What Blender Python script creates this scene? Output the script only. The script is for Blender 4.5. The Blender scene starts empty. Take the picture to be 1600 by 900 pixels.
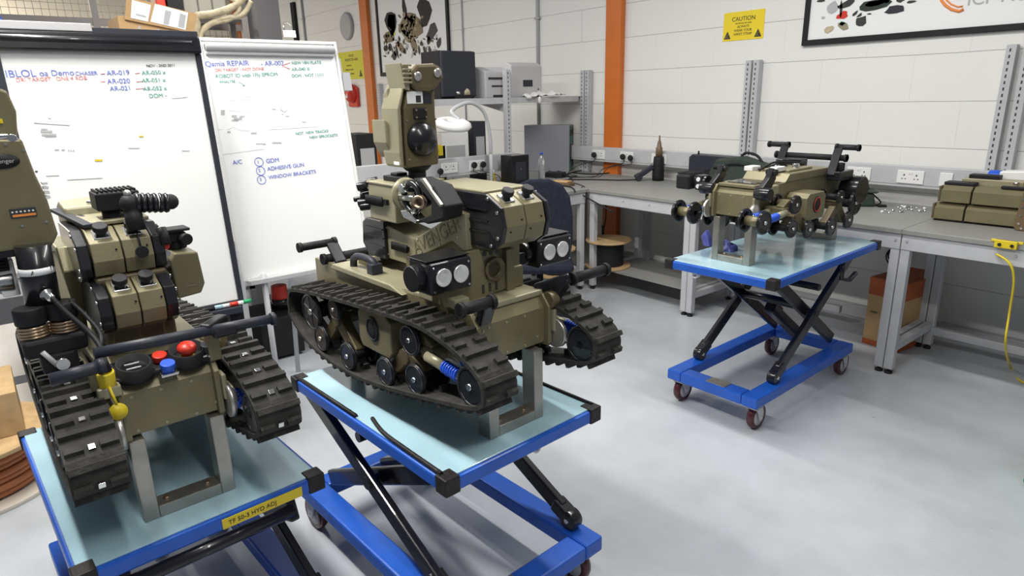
import bpy, bmesh, math, random
from mathutils import Vector, Matrix
R = math.radians
random.seed(7)
SC = bpy.context.scene
COL = SC.collection

# ------------------------------------------------------------------ camera
CH, FPX = 1.65, 1017.56
YAW, PITCH, ROLL = R(-51.21), R(16.468), R(-1.311)
_f = Vector((math.sin(YAW) * math.cos(PITCH), math.cos(YAW) * math.cos(PITCH), -math.sin(PITCH)))
_r = Vector((math.cos(YAW), -math.sin(YAW), 0))
_u = _r.cross(_f)
RT = _r * math.cos(ROLL) + _u * math.sin(ROLL)
UP = -_r * math.sin(ROLL) + _u * math.cos(ROLL)
cam = bpy.data.cameras.new('camera')
cam_ob = bpy.data.objects.new('camera', cam)
COL.objects.link(cam_ob)
cam.sensor_width = 36
cam.lens = FPX * 36 / 1600
cam.clip_start = 0.05
cam_ob.matrix_world = Matrix(((RT.x, UP.x, -_f.x, 0), (RT.y, UP.y, -_f.y, 0), (RT.z, UP.z, -_f.z, CH), (0, 0, 0, 1)))
SC.camera = cam_ob

def ray(px, py):
    return RT * ((px - 800) / FPX) - UP * ((py - 450) / FPX) + _f
def at(px, py, **k):
    """point of the room seen at a measured spot, on the plane x=, y= or z= it stands on"""
    d = ray(px, py); a, v = list(k.items())[0]; i = 'xyz'.index(a)
    o = Vector((0, 0, CH)); return o + d * ((v - o[i]) / d[i])

# ------------------------------------------------------------------ world, lamps, exposure
SC.view_settings.view_transform = 'Standard'
SC.view_settings.look = 'None'
SC.view_settings.exposure = 0.0
SC.view_settings.gamma = 1
SC.view_settings.use_curve_mapping = False
w = bpy.data.worlds.new('hall'); SC.world = w; w.use_nodes = True
w.node_tree.nodes['Background'].inputs[0].default_value = (0.80, 0.88, 1.0, 1)
w.node_tree.nodes['Background'].inputs[1].default_value = 0.19
def lamp(name, loc, sx, sy, power, color=(1, 0.97, 0.92), rot=(0, 0, 0)):
    l = bpy.data.lights.new(name, 'AREA'); l.shape = 'RECTANGLE'; l.size = sx; l.size_y = sy
    l.energy = power; l.color = color
    o = bpy.data.objects.new(name, l); o.location = loc; o.rotation_euler = rot; COL.objects.link(o)
    return o
lamp('ceiling_tube_light', (-2.75, -0.06, 3.4), 2.4, 0.14, 150)
lamp('ceiling_tube_light', (-2.0, 2.6, 3.5), 2.4, 0.16, 85)
lamp('ceiling_tube_light', (-5.8, 2.0, 3.5), 2.4, 0.16, 75)
lamp('ceiling_tube_light', (-13.0, -0.8, 3.9), 2.0, 0.5, 420, (1, 0.90, 0.77))
lamp('ceiling_tube_light', (0.4, 0.4, 3.5), 2.4, 0.16, 55)

# ------------------------------------------------------------------ materials
MATS = {}
def mat(name, col, rough=0.5, metal=0.0, var=0.0, vscale=6.0, bump=0.0, bscale=60.0, emit=0.0, alpha=1.0, trans=0.0, coat=0.0):
    m = bpy.data.materials.new(name); m.use_nodes = True
    nt = m.node_tree; b = nt.nodes['Principled BSDF']
    c = tuple(col) + (1,)
    b.inputs['Base Color'].default_value = c
    b.inputs['Roughness'].default_value = rough
    b.inputs['Metallic'].default_value = metal
    b.inputs['Coat Weight'].default_value = coat
    b.inputs['Transmission Weight'].default_value = trans
    if emit: b.inputs['Emission Color'].default_value = c; b.inputs['Emission Strength'].default_value = emit
    tc = nt.nodes.new('ShaderNodeTexCoord')
    if var:
        n = nt.nodes.new('ShaderNodeTexNoise'); n.inputs['Scale'].default_value = vscale; n.inputs['Detail'].default_value = 6
        r = nt.nodes.new('ShaderNodeMapRange'); r.inputs['From Min'].default_value = .3; r.inputs['From Max'].default_value = .7
        r.inputs['To Min'].default_value = 1 - var; r.inputs['To Max'].default_value = 1 + var * .6
        x = nt.nodes.new('ShaderNodeMix'); x.data_type = 'RGBA'; x.blend_type = 'MULTIPLY'; x.inputs[0].default_value = 1
        x.inputs[6].default_value = c
        nt.links.new(tc.outputs['Object'], n.inputs['Vector']); nt.links.new(n.outputs['Fac'], r.inputs['Value'])
        nt.links.new(r.outputs[0], x.inputs[7]); nt.links.new(x.outputs[2], b.inputs['Base Color'])
    if bump:
        n = nt.nodes.new('ShaderNodeTexNoise'); n.inputs['Scale'].default_value = bscale; n.inputs['Detail'].default_value = 4
        bp = nt.nodes.new('ShaderNodeBump'); bp.inputs['Strength'].default_value = bump; bp.inputs['Distance'].default_value = 0.01
        nt.links.new(tc.outputs['Object'], n.inputs['Vector']); nt.links.new(n.outputs['Fac'], bp.inputs['Height'])
        nt.links.new(bp.outputs[0], b.inputs['Normal'])
    MATS[name] = m
    return m
OLIVE = mat('olive_paint', (0.200, 0.178, 0.100), 0.38, 0.25, 0.12, 9, 0.05, 200)
OLIVE_L = mat('pale_olive_paint', (0.32, 0.30, 0.195), 0.4, 0.2, 0.1, 9)
OLIVE_D = mat('dark_olive_paint', (0.13, 0.105, 0.055), 0.4, 0.2, 0.1, 9)
BLACK = mat('black_anodised_metal', (0.012, 0.012, 0.015), 0.28, 0.0, 0.2, 20, coat=.3)
BLACKM = mat('matt_black_plastic', (0.018, 0.018, 0.02), 0.55, 0.0, 0.2, 20)
RUBBER = mat('track_rubber', (0.040, 0.038, 0.034), 0.72, 0.0, 0.4, 25, 0.3, 90)
SLATE = mat('slate_plastic', (0.028, 0.031, 0.042), 0.45)
STEEL = mat('bare_steel', (0.42, 0.40, 0.36), 0.38, 0.85, 0.2, 14)
CHROME = mat('polished_metal', (0.75, 0.75, 0.74), 0.18, 1.0)
CAST = mat('cast_alloy', (0.55, 0.53, 0.5), 0.35, 0.8, 0.1)
BLUE = mat('blue_powder_coat', (0.013, 0.098, 0.50), 0.35, 0, 0.12, 12)
CYAN = mat('pale_blue_mat', (0.37, 0.56, 0.64), 0.14, 0, 0.12, 5, 0.03, 30)
TAPE = mat('black_tape', (0.02, 0.018, 0.018), 0.5, 0, 0.3, 30, .3, 60)
RED = mat('red_plastic', (0.62, 0.035, 0.015), 0.35)
BLUEP = mat('blue_plastic', (0.02, 0.10, 0.62), 0.35)
YEL = mat('yellow_plastic', (0.72, 0.55, 0.02), 0.45)
SIGNY = mat('sign_yellow', (0.86, 0.66, 0.02), 0.5)
SIGNG = mat('sign_greenish_yellow', (0.66, 0.62, 0.03), 0.5)
WHITEP = mat('white_plastic', (0.80, 0.80, 0.79), 0.4)
GREYP = mat('grey_plastic', (0.42, 0.42, 0.43), 0.5)
LGREY = mat('light_grey_paint', (0.50, 0.51, 0.53), 0.4, 0, 0.06, 10)
TOP = mat('grey_bench_laminate', (0.27, 0.27, 0.255), 0.45, 0, 0.08, 40)
SHELFT = mat('dark_grey_laminate', (0.13, 0.13, 0.14), 0.45)
ORANGE = mat('orange_gloss_paint', (0.62, 0.155, 0.018), 0.4, 0, 0.08, 5)
BOARD = mat('whiteboard_enamel', (0.90, 0.91, 0.90), 0.16, 0, 0.01, 3)
PAPER = mat('white_paper', (0.86, 0.87, 0.87), 0.7)
INKB = mat('blue_marker_ink', (0.16, 0.20, 0.62), 0.6)
INKG = mat('green_marker_ink', (0.13, 0.40, 0.32), 0.6)
INKR = mat('red_marker_ink', (0.75, 0.25, 0.25), 0.6)
INKK = mat('black_ink', (0.03, 0.03, 0.03), 0.6)
INKF = mat('faded_grey_print', (0.45, 0.46, 0.47), 0.6)
MAROON = mat('maroon_tread', (0.065, 0.012, 0.018), 0.25)
CARD = mat('cardboard', (0.50, 0.32, 0.15), 0.75, 0, 0.12, 8)
CARDO = mat('orange_card', (0.42, 0.10, 0.025), 0.7, 0, 0.1, 8)
WOOD = mat('plywood', (0.50, 0.34, 0.17), 0.6, 0, 0.2, 14)
CREAM = mat('cream_wrap', (0.52, 0.45, 0.30), 0.6, 0, 0.3, 18, .6, 25)
GREEN = mat('green_plastic', (0.01, 0.30, 0.10), 0.4)
CANVAS = mat('dark_green_canvas', (0.035, 0.05, 0.04), 0.85, 0, 0.2, 30, .5, 60)
COPPER = mat('bronze_rings', (0.50, 0.38, 0.26), 0.3, 0.9)
MESHG = mat('grey_wire', (0.24, 0.22, 0.21), 0.5, 0.3)
PCG = mat('grey_pc_steel', (0.28, 0.29, 0.32), 0.45, 0.2)
PCB = mat('circuit_green', (0.06, 0.16, 0.13), 0.5, 0, .5, 60)
BROWN = mat('brown_anodised', (0.17, 0.115, 0.065), 0.5, 0.2)
VIOLET = mat('blue_film', (0.10, 0.12, 0.40), 0.3, 0, .3, 30)
LENS = mat('lamp_reflector', (0.85, 0.85, 0.84), 0.25, 0.4)
GLOW = mat('ring_lamp_diffuser', (1.0, 0.99, 0.96), 0.4, emit=1.1)
SCREEN = mat('dark_glass', (0.01, 0.01, 0.012), 0.08)
SWIRL = mat('orange_print', (0.85, 0.28, 0.06), 0.5)
COPCAB = mat('orange_brown_cable', (0.40, 0.14, 0.05), 0.5)
CHAIRF = mat('navy_black_fabric', (0.020, 0.023, 0.036), 0.9, 0, .2, 40)

for m_, v_ in ((BLACK, .35), (BLACKM, .22), (RUBBER, .25), (SLATE, .3), (CHAIRF, .15), (TAPE, .3)): m_.node_tree.nodes['Principled BSDF'].inputs['Specular IOR Level'].default_value = v_

# ------------------------------------------------------------------ mesh builder
class MB:
    def __init__(s, M=None):
        s.bm = bmesh.new(); s.M = M or Matrix.Identity(4)
    def _v(s, p): return s.bm.verts.new(s.M @ Vector(p))
    def faces(s, vs, fs, smooth=False):
        v = [s._v(p) for p in vs]
        for f in fs:
            try:
                q = s.bm.faces.new([v[i] for i in f]); q.smooth = smooth
            except ValueError: pass
        return s
    def box(s, x, y, z, M=None):
        vs = [Vector((a, b, c)) for a in x for b in y for c in z]
        if M is not None: vs = [M @ p for p in vs]
        return s.faces(vs, [(0, 1, 3, 2), (4, 6, 7, 5), (0, 4, 5, 1), (2, 3, 7, 6), (0, 2, 6, 4), (1, 5, 7, 3)])
    def beam(s, p0, p1, wd, ht, up=(0, 0, 1)):
        p0, p1 = Vector(p0), Vector(p1); d = p1 - p0; L = d.length; d.normalize()
        sd = d.cross(Vector(up)).normalized(); u = sd.cross(d)
        M = Matrix(((d.x, sd.x, u.x, p0.x), (d.y, sd.y, u.y, p0.y), (d.z, sd.z, u.z, p0.z), (0, 0, 0, 1)))
        return s.box((0, L), (-wd / 2, wd / 2), (-ht / 2, ht / 2), M)
    def frame(s, p, ax):
        ax = Vector(ax).normalized(); t = Vector((0, 0, 1)) if abs(ax.z) < .9 else Vector((1, 0, 0))
        a = ax.cross(t).normalized(); b = ax.cross(a); return Vector(p), ax, a, b
    def lathe(s, prof, p, ax, n=20, flip=False):
        p, ax, a, b = s.frame(p, ax); m = len(prof)
        vs = [p + ax * hh + (a * math.cos(t) + b * math.sin(t)) * r for t in [2 * math.pi * i / n for i in range(n)] for r, hh in prof]
        v = [s._v(q) for q in vs]
        for i in range(n):
            for j in range(m - 1):
                k = ((i + 1) % n) * m
                q = s.bm.faces.new([v[i * m + j], v[i * m + j + 1], v[k + j + 1], v[k + j]]); q.smooth = True
        for j, rv in ((0, True), (m - 1, False)):
            if prof[j][0] > 1e-5:
                ring = [v[i * m + j] for i in range(n)]
                q = s.bm.faces.new(ring if rv else ring[::-1])
        return s
    def cyl(s, p0, p1, r, n=16, r2=None):
        p0, p1 = Vector(p0), Vector(p1); L = (p1 - p0).length
        return s.lathe([(r, 0), (r if r2 is None else r2, L)], p0, p1 - p0, n)
    def hollow(s, p, ax, R1, r1, L, n=24):
        return s.lathe([(r1, L * .25), (r1, L), (R1, L), (R1, 0), (0.0001, 0)], p, ax, n) if False else s.lathe([(r1, 0), (r1, L), (R1, L), (R1, 0), (r1, 0)], p, ax, n)
    def prism(s, pts, plane, a, b):
        mp = {'xz': lambda u, v, w: (u, w, v), 'yz': lambda u, v, w: (w, u, v), 'xy': lambda u, v, w: (u, v, w)}[plane]
        n = len(pts); vs = [mp(u, v, a) for u, v in pts] + [mp(u, v, b) for u, v in pts]
        fs = [tuple(range(n)), tuple(range(2 * n - 1, n - 1, -1))] + [(i, i + n, (i + 1) % n + n, (i + 1) % n) for i in range(n)]
        return s.faces(vs, fs)
    def tube(s, pts, r, n=8, closed=False):
        pts = [Vector(p) for p in pts]; m = len(pts); rings = []
        prev = None
        for i, p in enumerate(pts):
            t = (pts[(i + 1) % m] - pts[i - 1]) if closed else (pts[min(i + 1, m - 1)] - pts[max(i - 1, 0)])
            if t.length < 1e-9: t = Vector((0, 0, 1))
            t.normalize()
            if prev is None: a = t.orthogonal().normalized()
            else:
                a = prev - t * prev.dot(t)
                a = a.normalized() if a.length > 1e-6 else t.orthogonal().normalized()
            prev = a; b = t.cross(a)
            rings.append([s._v(p + (a * math.cos(2 * math.pi * k / n) + b * math.sin(2 * math.pi * k / n)) * r) for k in range(n)])
        for i in range(m if closed else m - 1):
            A, B = rings[i], rings[(i + 1) % m]
            for k in range(n):
                q = s.bm.faces.new([A[k], A[(k + 1) % n], B[(k + 1) % n], B[k]]); q.smooth = True
        if not closed:
            s.bm.faces.new(rings[0][::-1]); s.bm.faces.new(rings[-1])
        return s
    def torus(s, c, ax, R1, r, n=24, m=8):
        c, ax, a, b = s.frame(c, ax)
        return s.tube([c + (a * math.cos(t) + b * math.sin(t)) * R1 for t in [2 * math.pi * i / n for i in range(n)]], r, m, True)
    def sph(s, c, r, sc=(1, 1, 1), n=16):
        M = s.M @ Matrix.Translation(c) @ Matrix.Diagonal((sc[0] * r, sc[1] * r, sc[2] * r, 1))
        g = bmesh.ops.create_uvsphere(s.bm, u_segments=n, v_segments=n // 2 + 2, radius=1, matrix=M)
        for v in g['verts']:
            for f in v.link_faces: f.smooth = True
        return s
    def build(s, name, m, parent=None, bev=0.0, label=None):
        bmesh.ops.recalc_face_normals(s.bm, faces=s.bm.faces)
        me = bpy.data.meshes.new(name); s.bm.to_mesh(me); s.bm.free()
        me.materials.append(m)
        o = bpy.data.objects.new(name, me); COL.objects.link(o)
        if parent: o.parent = parent
        if bev:
            md = o.modifiers.new('bevel', 'BEVEL'); md.width = bev; md.segments = 2; md.limit_method = 'ANGLE'; md.angle_limit = R(50)
        if label: o['label'] = label
        return o
def smooth_path(pts, k=6, closed=False):
    P = [Vector(p) for p in pts]; n = len(P); out = []
    rng = range(n) if closed else range(n - 1)
    for i in rng:
        p1, p2 = P[i], P[(i + 1) % n]
        p0 = P[i - 1] if (closed or i > 0) else p1; p3 = P[(i + 2) % n] if (closed or i + 2 < n) else p2
        for j in range(k):
            t = j / k
            out.append(.5 * ((2 * p1) + (p2 - p0) * t + (2 * p0 - 5 * p1 + 4 * p2 - p3) * t * t + (3 * p1 - p0 - 3 * p2 + p3) * t ** 3))
    if not closed: out.append(P[-1])
    return out
def tag(o, label, cat, group=None):
    o['label'] = label; o['category'] = cat
    if group: o['group'] = group
    return o
def thing(name, label, cat, loc=(0, 0, 0), rz=0, group=None):
    o = bpy.data.objects.new(name, None); o.empty_display_size = .05; COL.objects.link(o)
    o.location = loc; o.rotation_euler = (0, 0, rz); return tag(o, label, cat, group)
def struct(o): o['kind'] = 'structure'; return o
def copy_tree(o, parent=None):
    c = o.copy(); COL.objects.link(c)
    if parent: c.parent = parent
    for ch in [x for x in COL.objects if x.parent == o]: copy_tree(ch, c)
    return c
def text(name, body, size, m, parent, o, xd, yd, align='LEFT', ext=0.0006):
    cu = bpy.data.curves.new(name, 'FONT'); cu.body = body; cu.size = size; cu.extrude = ext; cu.align_x = align
    ob = bpy.data.objects.new(name, cu); COL.objects.link(ob)
    bpy.context.view_layer.update()
    me = bpy.data.meshes.new_from_object(ob.evaluated_get(bpy.context.evaluated_depsgraph_get()))
    bpy.data.objects.remove(ob); bpy.data.curves.remove(cu)
    me.name = name; xd = Vector(xd).normalized(); yd = Vector(yd); n = xd.cross(yd).normalized(); yd = n.cross(xd)
    me.transform(Matrix(((xd.x, yd.x, n.x, o[0]), (xd.y, yd.y, n.y, o[1]), (xd.z, yd.z, n.z, o[2]), (0, 0, 0, 1))))
    me.materials.clear(); me.materials.append(m)
    t = bpy.data.objects.new(name, me); COL.objects.link(t)
    if parent: t.parent = parent
    return t

# ------------------------------------------------------------------ setting
WY = 4.95
def wall_material():
    m = mat('painted_blockwork', (0.80, 0.79, 0.765), 0.6)
    nt = m.node_tree; b = nt.nodes['Principled BSDF']
    tc = nt.nodes.new('ShaderNodeTexCoord'); sp = nt.nodes.new('ShaderNodeSeparateXYZ'); cb = nt.nodes.new('ShaderNodeCombineXYZ')
    ad = nt.nodes.new('ShaderNodeMath'); ad.operation = 'ADD'; ad.inputs[1].default_value = -0.066 + 2.98
    nt.links.new(tc.outputs['Object'], sp.inputs[0])
    nz = nt.nodes.new('ShaderNodeTexNoise'); nz.inputs['Scale'].default_value = 1.7; nz.inputs['Detail'].default_value = 5
    nt.links.new(tc.outputs['Object'], nz.inputs['Vector'])
    wob = nt.nodes.new('ShaderNodeMath'); wob.operation = 'MULTIPLY_ADD'; wob.inputs[1].default_value = 0.012
    sm = nt.nodes.new('ShaderNodeMath'); sm.operation = 'ADD'
    xy = nt.nodes.new('ShaderNodeMath'); xy.operation = 'ADD'
    nt.links.new(sp.outputs[0], xy.inputs[0]); nt.links.new(sp.outputs[1], xy.inputs[1])
    nt.links.new(sp.outputs[2], ad.inputs[0]); nt.links.new(nz.outputs['Fac'], wob.inputs[0]); nt.links.new(ad.outputs[0], wob.inputs[2])
    nt.links.new(xy.outputs[0], cb.inputs[0]); nt.links.new(wob.outputs[0], cb.inputs[1])
    br = nt.nodes.new('ShaderNodeTexBrick'); br.inputs['Scale'].default_value = 1
    br.inputs['Brick Width'].default_value = 60.0; br.inputs['Row Height'].default_value = 0.298
    br.inputs['Mortar Size'].default_value = 0.004; br.inputs['Mortar Smooth'].default_value = 0.6
    nt.links.new(cb.outputs[0], br.inputs['Vector'])
    n2 = nt.nodes.new('ShaderNodeTexNoise'); n2.inputs['Scale'].default_value = 22; n2.inputs['Detail'].default_value = 6
    nt.links.new(tc.outputs['Object'], n2.inputs['Vector'])
    hh = nt.nodes.new('ShaderNodeMath'); hh.operation = 'MULTIPLY_ADD'; hh.inputs[1].default_value = -1.0
    sc = nt.nodes.new('ShaderNodeMath'); sc.operation = 'MULTIPLY'; sc.inputs[1].default_value = 0.35
    nt.links.new(n2.outputs['Fac'], sc.inputs[0]); nt.links.new(br.outputs['Fac'], hh.inputs[0]); nt.links.new(sc.outputs[0], hh.inputs[2])
    b2 = nt.nodes.new('ShaderNodeTexBrick'); b2.inputs['Scale'].default_value = 1; b2.inputs['Brick Width'].default_value = 0.62; b2.inputs['Row Height'].default_value = 0.298; b2.inputs['Mortar Size'].default_value = 0.003; b2.inputs['Mortar Smooth'].default_value = 1
    nt.links.new(cb.outputs[0], b2.inputs['Vector'])
    h2 = nt.nodes.new('ShaderNodeMath'); h2.operation = 'MULTIPLY_ADD'; h2.inputs[1].default_value = -0.35; nt.links.new(b2.outputs['Fac'], h2.inputs[0]); nt.links.new(hh.outputs[0], h2.inputs[2])
    bp = nt.nodes.new('ShaderNodeBump'); bp.inputs['Strength'].default_value = 0.45; bp.inputs['Distance'].default_value = 0.012
    nt.links.new(h2.outputs[0], bp.inputs['Height']); nt.links.new(bp.outputs[0], b.inputs['Normal'])
    mx = nt.nodes.new('ShaderNodeMix'); mx.data_type = 'RGBA'; mx.inputs[6].default_value = (0.80, 0.795, 0.77, 1); mx.inputs[7].default_value = (0.60, 0.595, 0.58, 1)
    nt.links.new(br.outputs['Fac'], mx.inputs[0]); nt.links.new(mx.outputs[2], b.inputs['Base Color'])
    return m
WALLM = wall_material()
def floor_material():
    m = mat('grey_floor_paint', (0.40, 0.44, 0.49), 0.3, coat=.15)
    nt = m.node_tree; b = nt.nodes['Principled BSDF']; tc = nt.nodes.new('ShaderNodeTexCoord')
    n = nt.nodes.new('ShaderNodeTexNoise'); n.inputs['Scale'].default_value = 1.3; n.inputs['Detail'].default_value = 8; n.inputs['Roughness'].default_value = .65
    cr = nt.nodes.new('ShaderNodeValToRGB'); e = cr.color_ramp.elements
    e[0].position = .3; e[0].color = (0.36, 0.375, 0.395, 1); e[1].position = .7; e[1].color = (0.50, 0.535, 0.575, 1)
    n2 = nt.nodes.new('ShaderNodeTexNoise'); n2.inputs['Scale'].default_value = 26; n2.inputs['Detail'].default_value = 5
    c2 = nt.nodes.new('ShaderNodeValToRGB'); f = c2.color_ramp.elements
    f[0].position = .22; f[0].color = (.45, .42, .38, 1); f[1].position = .28; f[1].color = (1, 1, 1, 1)
    mx = nt.nodes.new('ShaderNodeMix'); mx.data_type = 'RGBA'; mx.blend_type = 'MULTIPLY'; mx.inputs[0].default_value = .7
    nt.links.new(tc.outputs['Object'], n.inputs['Vector']); nt.links.new(tc.outputs['Object'], n2.inputs['Vector'])
    nt.links.new(n.outputs['Fac'], cr.inputs[0]); nt.links.new(n2.outputs['Fac'], c2.inputs[0])
    nt.links.new(cr.outputs[0], mx.inputs[6]); nt.links.new(c2.outputs[0], mx.inputs[7]); nt.links.new(mx.outputs[2], b.inputs['Base Color'])
    r = nt.nodes.new('ShaderNodeMapRange'); r.inputs['To Min'].default_value = .22; r.inputs['To Max'].default_value = .5
    nt.links.new(n.outputs['Fac'], r.inputs['Value']); nt.links.new(r.outputs[0], b.inputs['Roughness'])
    return m
struct(MB().box((-15, 3), (-4, WY), (-.1, 0)).build('floor', floor_material()))
struct(MB().box((-15, 3), (WY, WY + .2), (-.1, 4.2)).build('wall_back', WALLM))
struct(MB().box((-15.2, -15), (-4, WY + .2), (-.1, 4.2)).build('wall_left', mat('cream_wall_paint', (0.78, 0.72, 0.60), .7)))
struct(MB().box((-5.0, 3), (WY - .06, WY), (0, .09)).build('baseboard_back', LGREY, bev=.005))
# steel columns and conduits
for a, b, lab in (((950, 200), (973, 200), 'orange painted steel column behind the corner of the benches'), ((570.5, 65), (581.5, 65), 'orange painted steel column beside the wall clock')):
    x0 = at(*a, y=WY).x; x1 = at(*b, y=WY).x
    c = MB().box((x0, x1), (WY - .06, WY + .0), (0, 4.2)).build('steel_column', ORANGE, bev=.004); tag(c, lab, 'column')
for px, r, lab in ((842, .018, 'grey vertical conduit on the wall above the white printer'), (723.5, .010, 'thin grey conduit on the wall right of the portrait poster'), (476.5, .02, 'thin dark conduit on the wall left of the clock')):
    x = at(px, 40, y=WY).x
    c = MB().cyl((x, WY - r, 1.2), (x, WY - r, 4.2), r, 10)
    for z in (2.42, 1.9, 3.0): c.box((x - 2 * r, x + 2 * r), (WY - 2.2 * r, WY), (z, z + .02))
    tag(c.build('wall_conduit', GREYP), lab, 'conduit')

# ------------------------------------------------------------------ benches
BH, BD = 0.88, 0.90     # height of the bench tops, depth
def bench(label, loc, rz, L, D=BD, st=None):
    """local x along the front edge, y to the back, origin at the front left corner on the floor"""
    t = thing('workbench', label, 'workbench', loc, rz, 'grey steel workbenches')
    MB().box((0, L), (0, D), (BH - .03, BH)).build('bench_top', TOP, t, .004)
    MB().box((0.002, L - .002), (.012, .04), (BH - .12, BH - .03)).build('front_rail', LGREY, t, .004)
    MB().box((0.002, L - .002), (D - .29, D - .26), (BH - .12, BH - .03)).build('back_rail', LGREY, t, .004)
    for x in (.002, L - .052):
        for y in (.016, D - .31):
            MB().box((x, x + .05), (y, y + .05), (.03, BH - .03)).build('leg', LGREY, t, .006)
            MB().lathe([(.022, 0), (.022, .012), (.008, .014), (.008, .032), (.001, .032)], (x + .025, y + .025, 0), (0, 0, 1), 12).build('levelling_foot', BLACKM, t)
        MB().box((x + .005, x + .045), (.06, D - .31), (.14, .19)).build('side_stretcher', LGREY, t, .004)
        MB().box((x + .005, x + .045), (.06, D - .31), (BH - .10, BH - .03)).build('top_bearer', LGREY, t, .004)
    MB().box(st or (.05, L - .05), (D - .30, D - .26), (.10, .15)).build('back_stretcher', LGREY, t, .004)
    for x in (.03, L * .37, L * .63, L - .03): MB().cyl((x, .0125, BH - .065), (x, .007, BH - .065), .007, 10).build('rail_bolt', GREYP, t)
    return t
FY = 3.97
xs = at(1430, 351, z=BH).x
XL = -3.88
BL = (xs - XL) / 2 * 1.0
xm = at(1052, 500, z=0).x
bench('grey workbench in the corner under the tall black tool', (XL, FY, 0), 0, xm - XL, D=WY - .06 - FY)
bench('grey workbench directly behind the stripped robot, small metal bits on its top', (xm, FY, 0), 0, xs - xm, D=WY - .06 - FY, st=(.05, xs - xm - .55))
bench('grey workbench at the right edge with olive modules on its top', (xs, FY, 0), 0, 1.45, D=WY - .06 - FY)
# peninsula run: front faces +X
for i, (y0, lab) in enumerate(((2.50, 'grey workbench carrying the printer shelf and ring lamp'), (1.05, 'grey workbench behind the white flip board'), (-.4, 'grey workbench behind the big left whiteboard'))):
    bench(lab, (XL, y0, 0), R(90), 1.45, D=.95)
bench('grey workbench backing onto the far side of the printer shelf', (-5.80, 3.93, 0), R(-90), 2.4, D=.905)
# corner square where the two runs meet
cb = MB().box((-5.78, -3.882), (3.955, WY - .065), (BH - .03, BH)).build('corner_worktop', TOP, bev=.003)
cb = tag(cb, 'square corner worktop where the two bench runs meet, with the grey computer tower', 'worktop')
MB().box((-4.8, -4.75), (4.8, 4.85), (0, BH - .03)).box((-3.95, -3.90), (4.78, 4.84), (0, BH - .03)).box((-4.8, -3.9), (4.75, 4.80), (BH - .12, BH - .03)).build('support_leg', LGREY, cb)

# trunking
def trunk(label, p0, p1, z0, z1, nrm, d=.06):
    p0, p1 = Vector(p0), Vector(p1); n = Vector(nrm)
    t = thing('cable_trunking', label, 'trunking', (0, 0, 0), 0, 'dado trunking')
    b = MB(); 
    v = [p0, p1, p1 + n * d, p0 + n * d]
    vs = [(q.x, q.y, z) for z in (z0, z1) for q in v]
    b.faces(vs, [(3, 2, 1, 0), (4, 5, 6, 7), (0, 1, 5, 4), (1, 2, 6, 5), (2, 3, 7, 6), (3, 0, 4, 7)])
    b.build('trunking_body', LGREY, t, .004)
    c = MB(); 
    q0, q1 = p0 + n * (d + .001), p1 + n * (d + .001)
    vs = [(q.x, q.y, z) for z in (z0 + .02, z1 - .02) for q in (q0, q1, q1 + n * .003, q0 + n * .003)]
    c.faces(vs, [(3, 2, 1, 0), (4, 5, 6, 7), (0, 1, 5, 4), (1, 2, 6, 5), (2, 3, 7, 6), (3, 0, 4, 7)])
    c.build('trunking_lid', LGREY, t)
    return t
TY = WY - .075
trunk('long grey cable trunking on the wall above the right hand benches', (-4.99, TY, 0), (.1, TY, 0), 1.0, 1.14, (0, -1, 0))
trunk('grey cable trunking at the back of the bench under the printer shelf', (-4.83, 1.0, 0), (-4.83, 3.92, 0), .985, 1.14, (1, 0, 0))
def socket(px, py, zc, ori, label, w2=.082, two=True, group='white mains socket plates'):
    """plate on the trunking face"""
    if ori == 'y': p = at(px, py, y=TY - .062); X, N = Vector((1, 0, 0)), Vector((0, -1, 0))
    else: p = at(px, py, x=-4.766); X, N = Vector((0, 1, 0)), Vector((1, 0, 0))
    p.z = zc
    t = thing('mains_socket', label, 'socket', p, 0, group)
    M = Matrix(((X.x, N.x, 0, 0), (X.y, N.y, 0, 0), (0, 0, 1, 0), (0, 0, 0, 1)))
    MB(M).box((-w2, w2), (0, .010), (-.043, .043)).build('face_plate', WHITEP, t, .003)
    if two:
        s = MB(M)
        for c in (-.038, .038):
            s.box((c - .004, c + .004), (.0095, .0115), (.008, .018)).box((c - .014, c - .006), (.0095, .0115), (-.014, -.009)).box((c + .006, c + .014), (.0095, .0115), (-.014, -.009))
        s.build('pin_slots', INKK, t)
        MB(M).box((-.012, -.002), (.0095, .014), (.018, .034)).box((.002, .012), (.0095, .014), (.018, .034)).build('switch', WHITEP, t, .001)
    return t
def plug(px, py, ori, label, cord):
    if ori == 'y': p = at(px, py, y=TY - .10); N = Vector((0, 1, 0))
    else: p = at(px, py, x=-4.72); N = Vector((-1, 0, 0))
    t = thing('mains_plug', label, 'plug', p, 0, 'black plugs in the sockets')
    MB().lathe([(.018, -.004), (.026, 0), (.028, .014), (.024, .024)], -N * .012, N, 16).build('plug_body', BLACKM, t)
    pts = [Vector((0, 0, -.02)), Vector((0, 0, -.06))] + [Vector(c) - p for c in cord]
    MB().tube(smooth_path(pts, 5), .0035, 6).build('cord', BLACKM, t)
    return t
socket(936, 241, 1.07, 'y', 'white socket plate left of the orange column base')
socket(980, 244, 1.07, 'y', 'white socket plate right of the orange column base, two black plugs in it')
socket(1030, 248, 1.07, 'y', 'white socket plate behind the upright black tool')
socket(1343, 264, 1.07, 'y', 'white socket plate right behind the rear handles of the stripped robot')
socket(1424, 269, 1.07, 'y', 'white double socket plate above the scattered metal bits')
socket(1480, 272, 1.07, 'y', 'plain white blank plate left above the olive modules', .037, False)
socket(702, 262, 1.06, 'x', 'white socket plate under the ring lamp')
socket(745, 256, 1.06, 'x', 'white socket plate left of the black project box')
zb = BH + .006
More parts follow.
